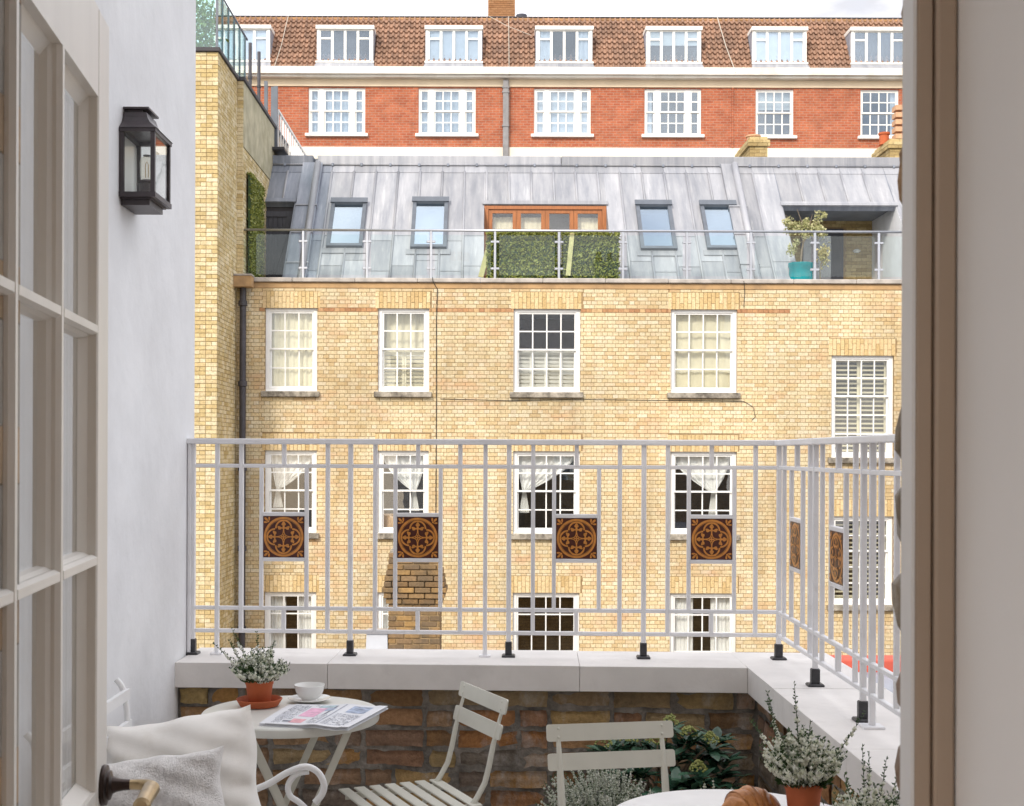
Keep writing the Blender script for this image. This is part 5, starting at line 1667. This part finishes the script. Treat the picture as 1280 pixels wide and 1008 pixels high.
for yy in (2.985, 3.695): MB().bar((-.98, yy, .43), (-.47, yy, .43), .012, .02).build('seat_bearer', 'white_metal', ac)

def cushion(M, size, thick, mm, label, seed, fuzz):
    rnd = random.Random(seed)
    n = 56 if not fuzz else 150
    ph = [rnd.uniform(0, 6) for _ in range(8)]
    def surf(sgn):
        def fn(u, v):
            a, b = u * 2 - 1, v * 2 - 1
            pinch = 1 - .055 * (1 - abs(b) ** 2) * abs(a) ** 3
            pinch2 = 1 - .055 * (1 - abs(a) ** 2) * abs(b) ** 3
            x, z = a * size / 2 * pinch, b * size / 2 * pinch2
            t = max(0, (1 - abs(a) ** 3.2)) ** .55 * max(0, (1 - abs(b) ** 3.2)) ** .55
            wr = .005 * math.sin(5 * a + 3 * b + ph[0]) * math.sin(3 * b - 2 * a + ph[1]) + .0025 * math.sin(11 * a - 6 * b + ph[2]) + .0035 * math.sin(17 * b + 9 * a + ph[3])
            fold = -.014 * math.exp(-((a * .8 - b * .9 + .2 * math.sin(3 * a + ph[4])) * 6) ** 2) * (1 - abs(a) ** 2)
            fz = rnd.uniform(-fuzz, fuzz) * min(1, t * 3)
            wv = .0035 * math.sin(5 * a + ph[5]) * abs(b) ** 6 + .0015 * math.sin(13 * a + ph[6]) * abs(b) ** 6
            wh = .006 * math.sin(6 * b + ph[7]) * abs(a) ** 6
            pk = -.012 * math.exp(-((a - .82) ** 2 + (b - .1 + .3 * math.sin(9 * b)) ** 2 * .4) * 30)
            return (x + wh, sgn * (thick / 2 * t + (wr + fold + pk) * min(1, t * 2.2) + fz), z + size / 2 + wv)
        return fn
    m_ = MB(M); m_.grid(surf(-1), n, n); m_.grid(surf(1), n, n)
    o = m_.build('cushion', mm, None, smooth=True, fix=False)
    tag(o, label, 'cushion')
    return o
def cush_at(TRx, TRz, Y, size, rot, lean):
    # local x right, z up, rotated in its own plane; put the top right corner at the given place
    Rm = Matrix.Rotation(-rot, 4, 'Y')
    tr = Rm @ Vector((size / 2, 0, size))
    return Matrix.Translation((TRx - tr.x, Y, TRz - tr.z)) @ Matrix.Rotation(lean, 4, 'X') @ Rm
pb = W(313, 880, 3.5)
cushion(cush_at(pb.x, pb.z, 3.47, .42, R(9.0), R(-8)), .42, .17, 'linen', 'large off-white linen cushion propped on the white armchair', 3, 0)
pb = W(268, 939, 3.25)
cushion(cush_at(pb.x, pb.z, 3.27, .36, R(7), R(-12)), .36, .17, 'towelling', 'smaller fluffy grey-white cushion leaning in front of the linen one', 8, .0016)

# ================================================================ things on the tables
def heather(name, cx_, cy_, z0, pot_r, pot_h, n, spread, hmin, hmax, label, flower='heather_white', tall=5, seed=1, pot='terracotta', fl_r=.0052, dens=1.0, lean=0.0, drop=0.0, fprob=.62, fstart=.36):
    rnd = random.Random(seed)
    t = thing(name, label, 'potted plant', (cx_, cy_, z0), 'potted heathers on the terrace')
    p = MB().lathe([(pot_r * .70, 0), (pot_r * .76, .004), (pot_r * .92, pot_h * .80), (pot_r * .955, pot_h * .80), (pot_r, pot_h * .98), (pot_r * .98, pot_h), (pot_r * .88, pot_h), (pot_r * .86, pot_h * .9)], 40, (cx_, cy_, z0), cap1=False)
    sharp(p.build('pot', pot, t))
    MB().lathe([(pot_r * .87, 0), (pot_r * .5, .004), (.001, .006)], 20, (cx_, cy_, z0 + pot_h * .9), cap0=False).build('soil', 'soil', t)
    fol, flo, stem = MB(), MB(), MB()
    zt = z0 + pot_h * .92
    for k in range(n):
        a = rnd.uniform(0, 2 * math.pi); rr = rnd.random() ** .6
        base = Vector((cx_ + pot_r * .55 * rr * math.cos(a), cy_ + pot_r * .55 * rr * math.sin(a), zt - .01))
        L = rnd.uniform(hmin, hmax) * (1.0 - .35 * rr)
        is_tall = k < tall
        if is_tall: L = hmax * rnd.uniform(1.25, 1.6); rr *= .7
        out = spread * rr
        d = Vector((math.cos(a) * out + lean, math.sin(a) * out, 1.0)).normalized()
        cur = Vector((math.cos(a), math.sin(a), 0)) * rnd.uniform(-.25, .25) * L
        pts = []
        m = max(6, int(L / .0075 * dens))
        for i in range(m + 1):
            s = i / m
            p_ = base + d * L * s + cur * s * s * .5 + Vector((0, 0, drop * L * -s * s * rr))
            pts.append(p_)
        stem.tube([pts[0], pts[len(pts) // 2], pts[-1]], [.0014, .0011, .0005], 4)
        start = fstart if not is_tall else .40
        for i, p_ in enumerate(pts):
            s = i / m
            for q in range(3 if s < .92 else 2):
                off = Vector((rnd.gauss(0, 1), rnd.gauss(0, 1), rnd.gauss(0, .5)))
                off = off.normalized() * rnd.uniform(.002, .0062) * (1.15 - .6 * s)
                c = p_ + off
                flower_here = s > start * rnd.uniform(.7, 1.5) and (s < .80 if is_tall else s < .97) and rnd.random() < (.30 if is_tall else fprob)
                if flower_here:
                    r_ = fl_r * rnd.uniform(.65, 1.15)
                    flo.add([c + Vector((r_, 0, 0)), c + Vector((0, r_, 0)), c + Vector((-r_, 0, 0)), c + Vector((0, -r_, 0)), c + Vector((0, 0, r_ * 1.2)), c + Vector((0, 0, -r_ * 1.2))],
                            [(0, 1, 4), (1, 2, 4), (2, 3, 4), (3, 0, 4), (1, 0, 5), (2, 1, 5), (3, 2, 5), (0, 3, 5)])
                else:
                    u_ = (off.normalized() + Vector((0, 0, .9))).normalized(); v_ = u_.orthogonal().normalized()
                    l_ = rnd.uniform(.006, .011)
                    fol.add([p_ - v_ * .0012, p_ + u_ * l_ * .5 + v_ * .0024, p_ + u_ * l_, p_ + u_ * l_ * .5 - v_ * .0024], [(0, 1, 2, 3)])
    # leafy skirt over the rim
    for _ in range(int(n * 16)):
        a = rnd.uniform(0, 2 * math.pi); rr = pot_r * rnd.uniform(.3, 1.25)
        p_ = Vector((cx_ + rr * math.cos(a), cy_ + rr * math.sin(a), zt + rnd.uniform(0, hmin * .55)))
        u_ = Vector((math.cos(a), math.sin(a), rnd.uniform(.2, 1.2))).normalized(); v_ = u_.orthogonal().normalized()
        l_ = rnd.uniform(.010, .018)
        fol.add([p_, p_ + u_ * l_ * .5 + v_ * .003, p_ + u_ * l_, p_ + u_ * l_ * .5 - v_ * .003], [(0, 1, 2, 3)])
    stem.build('stems', 'heather_green', t, kind='stuff', fix=False)
    fol.build('foliage', 'heather_green', t, kind='stuff', fix=False)
    flo.build('flowers', flower, t, kind='stuff', fix=False)
    return t
pp = (-.742, 4.30)
sc_ = MB().lathe([(.052, 0), (.062, .003), (.072, .020), (.075, .024), (.072, .026), (.067, .022), (.058, .008), (.002, .006)], 44, (pp[0], pp[1], TZ))
tag(sharp(sc_.build('plant_saucer', 'terracotta')), 'terracotta saucer under the heather pot on the bistro table', 'saucer')
heather('potted_heather', pp[0], pp[1], TZ + .007, .0475, .082, 190, 1.6, .08, .13, 'white heather in a terracotta pot beside the teacup', seed=5, tall=5)
# cup and saucer
cp = (-.588, 4.37)
tag(sharp(MB().lathe([(.030, .0), (.034, .002), (.050, .006), (.068, .013), (.0715, .015), (.070, .0165), (.05, .009), (.03, .005), (.001, .005)], 48, (cp[0], cp[1], TZ)).build('saucer', 'porcelain'), 50), 'white porcelain saucer under the teacup', 'saucer')
cu = thing('teacup', 'white porcelain teacup standing on its saucer by the newspaper', 'cup', (cp[0], cp[1], TZ + .006))
sharp(MB().lathe([(.024, .0), (.027, .001), (.026, .006), (.031, .010), (.040, .020), (.046, .032), (.049, .045), (.0505, .052), (.0495, .053), (.048, .051), (.044, .034), (.036, .018), (.022, .011), (.001, .010)], 48, (cp[0], cp[1], TZ + .006)).build('bowl', 'porcelain', cu), 50)
sharp(MB().tube(smoothpath([(cp[0] - .030, cp[1] + .038, TZ + .050), (cp[0] - .045, cp[1] + .056, TZ + .050), (cp[0] - .046, cp[1] + .058, TZ + .034), (cp[0] - .025, cp[1] + .034, TZ + .024)]), .0035, 8).build('handle', 'porcelain', cu), 60)
# newspaper
A_, B_, C_, D_ = Vector((-.690, 3.985, TZ)), Vector((-.645, 4.30, TZ)), Vector((-.318, 4.25, TZ)), Vector((-.412, 3.915, TZ))
np_ = thing('newspaper', 'folded colour newspaper lying over the edge of the bistro table', 'newspaper', tuple((A_ + C_) / 2))
def NP(u, v, h=0):
    p = A_ * (1 - u) * (1 - v) + D_ * u * (1 - v) + C_ * u * v + B_ * (1 - u) * v
    wv = .0018 * math.sin(u * 5 + 1) * math.sin(v * 4) + .002 * (u > .9)
    return (p.x, p.y, p.z + h + wv + .0045 * math.exp(-((u - .62) * 9) ** 2))
for k, (u0, u1, v0, v1, h) in enumerate(((0, 1, 0, 1, .0012), (.005, .995, .012, .99, .0042), (.0, .985, .02, 1, .0072), (.07, 1.0, .006, .985, .0102))):
    mb = MB()
    mb.grid(lambda u, v: NP(u0 + (u1 - u0) * u, v0 + (v1 - v0) * v, h), 24, 12)
    mb.grid(lambda u, v: NP(u0 + (u1 - u0) * u, v0 + (v1 - v0) * v, h - .0016), 24, 12)
    for e in ((0, None), (1, None), (None, 0), (None, 1)):
        def fe(u, v, e=e):
            a, b = (e[0], u) if e[0] is not None else (u, e[1])
            return NP(u0 + (u1 - u0) * a, v0 + (v1 - v0) * b, h - .0016 + .0016 * v)
        mb.grid(fe, 24, 1)
    mb.build('sheet', 'paper', np_, fix=False)
hh = .0108
prints = {'ink': MB(), 'ink_grey': MB(), 'print_pink': MB(), 'print_rose': MB(), 'print_blue': MB(), 'print_teal': MB()}
def block(mm, u0, u1, v0, v1, n=6):
    prints[mm].grid(lambda u, v: NP(u0 + (u1 - u0) * u, v0 + (v1 - v0) * v, hh), n, n)
block('print_pink', .30, .47, .36, .78); block('print_rose', .30, .44, .08, .25); block('print_teal', .36, .52, .82, .93); block('print_blue', .44, .56, .66, .80)
block('ink', .22, .31, .10, .16); block('print_blue', .70, .90, .62, .90); block('print_rose', .80, .86, .66, .84); block('ink', .52, .545, .5, .9); block('ink_grey', .60, .62, .06, .95)
rnd = random.Random(4)
for (u0, u1, v0, v1, st_) in ((.10, .28, .22, .92, .045), (.48, .585, .08, .48, .04), (.65, .92, .08, .55, .045), (.12, .20, .05, .18, .04), (.31, .35, .84, .95, .04)):
    v = v0
    while v < v1:
        u = u0
        while u < u1:
            l_ = rnd.uniform(.012, .04)
            if rnd.random() < .85: block('ink_grey' if rnd.random() < .7 else 'ink', u, min(u + l_, u1), v, v + st_ * .45, 1)
            u += l_ + .008
        v += st_
for mm, m_ in prints.items(): m_.build('print', mm, np_, fix=False)

# croissant
cr = thing('croissant', 'golden brown flaky croissant lying on the white table', 'croissant', (.60, 2.98, TZ))
mb = MB()
cc = Vector((.60, 2.985, TZ))
def cro(u, v):
    s = u * 2 - 1
    a = s * .85
    R0 = .085
    ctr = Vector((R0 * math.sin(a) * 1.12, -R0 * (1 - math.cos(a)) * 1.0 + .012, 0))
    r_ = .036 * (1 - abs(s) ** 2.0) ** .7 + .005
    seg = (s * 2.6 + .25 + .22 * math.sin(v * 6.28 + .6)) % 1.0
    r_ *= .80 + .24 * abs(math.sin(seg * math.pi)) ** .5
    t = v * 2 * math.pi
    out = Vector((math.sin(a), math.cos(a), 0))
    p = ctr + out * (r_ * math.cos(t)) + Vector((0, 0, r_ * .86 * math.sin(t) + .031 * (1 - abs(s) ** 2.2) ** .6 + .004))
    p += Vector((.0008 * math.sin(40 * u + 9 * v), .0008 * math.cos(33 * v), .0012 * math.sin(24 * v + 17 * u)))
    return Matrix.Rotation(R(24), 3, 'Z') @ p + cc
mb.grid(cro, 90, 28)
mb.build('roll', 'pastry', cr, smooth=True, fix=False)
for k, s in enumerate((-.5, .05, .4)):
    m_ = MB()
    def flake(u, v, s=s):
        return Vector(cro((s + .13 * u + .04 * math.sin(v * 5) + 1) / 2, .06 + v * .42)) + Vector((0, 0, .0022 * (1 - u)))
    m_.grid(flake, 5, 10); m_.build('flake', 'pastry', cr, smooth=True, fix=False)

heather('potted_heather', .716, 2.985, TZ, .0435, .086, 250, 1.15, .10, .15, 'white heather in a terracotta pot on the white table beside the croissant', seed=9, tall=7)
# tall planter by the right parapet with a sprawling heather
heather('planter_heather', .815, 2.82, 0.0, .085, .765, 280, 1.4, .09, .15, 'bushy white heather in a tall pot close to the right parapet', seed=21, tall=8, pot='clay_pot')
# silvery heather behind the chair
heather('silver_heather', .385, 4.20, 0.0, .13, .33, 380, 1.0, .19, .31, 'silvery dense heather in a low pot behind the folding chair', flower='silver_green', seed=33, tall=0, pot='clay_pot', fl_r=.0040, lean=-.25, fprob=.9, fstart=.2)
heather('silver_heather', .70, 4.05, 0.0, .10, .32, 70, 1.2, .17, .27, 'sparse silvery heather sprigs in a low pot under the skimmia', flower='silver_green', seed=35, tall=0, pot='clay_pot', fl_r=.0040, fprob=.9, fstart=.2)

# skimmia with broad leaves and flower buds
sk = thing('skimmia_shrub', 'dark glossy-leaved shrub with yellow-green bud clusters against the brick parapet', 'shrub', (.60, 4.42, 0))
sharp(MB().lathe([(.10, 0), (.15, .30), (.16, .30), (.16, .34), (.14, .34), (.13, .31)], 28, (.60, 4.42, 0)).build('pot', 'clay_pot', sk))
rnd = random.Random(17)
def leaf_mesh(L, Wd, bend):
    me = bpy.data.meshes.new('leaf')
    n = 6
    vs, fs = [], []
    for i in range(n + 1):
        s = i / n
        w = Wd * math.sin(math.pi * min(1, s * .93 + .05)) ** .8 / 2
        z = -bend * s * s
        vs += [(-w, L * s, z + w * .25), (0, L * s, z), (w, L * s, z + w * .25)]
    for i in range(n):
        a = i * 3
        fs += [(a, a + 1, a + 4, a + 3), (a + 1, a + 2, a + 5, a + 4)]
    me.from_pydata(vs, [], fs)
    me.materials.append(MAT['skimmia_leaf'])
    me.polygons.foreach_set('use_smooth', [True] * len(me.polygons))
    return me
lms = [leaf_mesh(rnd.uniform(.065, .09), rnd.uniform(.028, .038), rnd.uniform(.004, .02)) for _ in range(5)]
heads_ = []
for (px, py, Yk) in ((755, 931, 4.45), (778, 926, 4.5), (801, 925, 4.5), (822, 928, 4.45), (838, 905, 4.5), (861, 919, 4.42), (888, 927, 4.40), (873, 963, 4.30), (800, 958, 4.36), (846, 940, 4.4), (905, 945, 4.42), (885, 985, 4.30), (845, 975, 4.3), (780, 965, 4.35), (822, 990, 4.25), (915, 975, 4.35), (862, 995, 4.25), (880, 940, 4.45), (850, 925, 4.5), (900, 962, 4.36), (866, 978, 4.28), (812, 940, 4.48), (895, 915, 4.5)):
    heads_.append((W(px, py, Yk), (px, py) in ((755, 931), (801, 925), (822, 928), (861, 919), (888, 927), (873, 963), (800, 958), (838, 905), (778, 926))))
stems = MB()
for hpos, bud in heads_:
    base = Vector((.60 + rnd.uniform(-.06, .06), 4.42 + rnd.uniform(-.05, .05), .31))
    mid = base.lerp(hpos, .6) + Vector((0, 0, .03))
    stems.tube([base, mid, hpos - Vector((0, 0, .01))], [.005, .004, .003], 5)
    for k in range(15):
        a = k * 2.4 + rnd.uniform(-.3, .3)
        el = rnd.uniform(-.15, .85)
        dirv = Vector((math.cos(a) * math.cos(el), math.sin(a) * math.cos(el), math.sin(el)))
        q = dirv.to_track_quat('Y', 'Z').to_matrix().to_4x4()
        put('leaf', rnd.choice(lms), sk, Matrix.Translation(hpos - Vector((0, 0, .018 + rnd.uniform(0, .03)))) @ q)
    if bud:
        b = MB()
        for _ in range(70):
            u_ = rnd.random()
            r_ = .030 * math.sqrt(u_)
            a = rnd.uniform(0, 6.28)
            c = hpos + Vector((r_ * math.cos(a), r_ * math.sin(a), .030 * (1 - u_) + rnd.uniform(-.004, .004)))
            s_ = rnd.uniform(.0034, .0052)
            b.add([c + Vector((s_, 0, 0)), c + Vector((0, s_, 0)), c + Vector((-s_, 0, 0)), c + Vector((0, -s_, 0)), c + Vector((0, 0, s_)), c + Vector((0, 0, -s_))],
                  [(0, 1, 4), (1, 2, 4), (2, 3, 4), (3, 0, 4), (1, 0, 5), (2, 1, 5), (3, 2, 5), (0, 3, 5)])
        b.build('bud_cluster', 'skimmia_bud', sk, fix=False)
stems.build('stem', 'bark', sk)
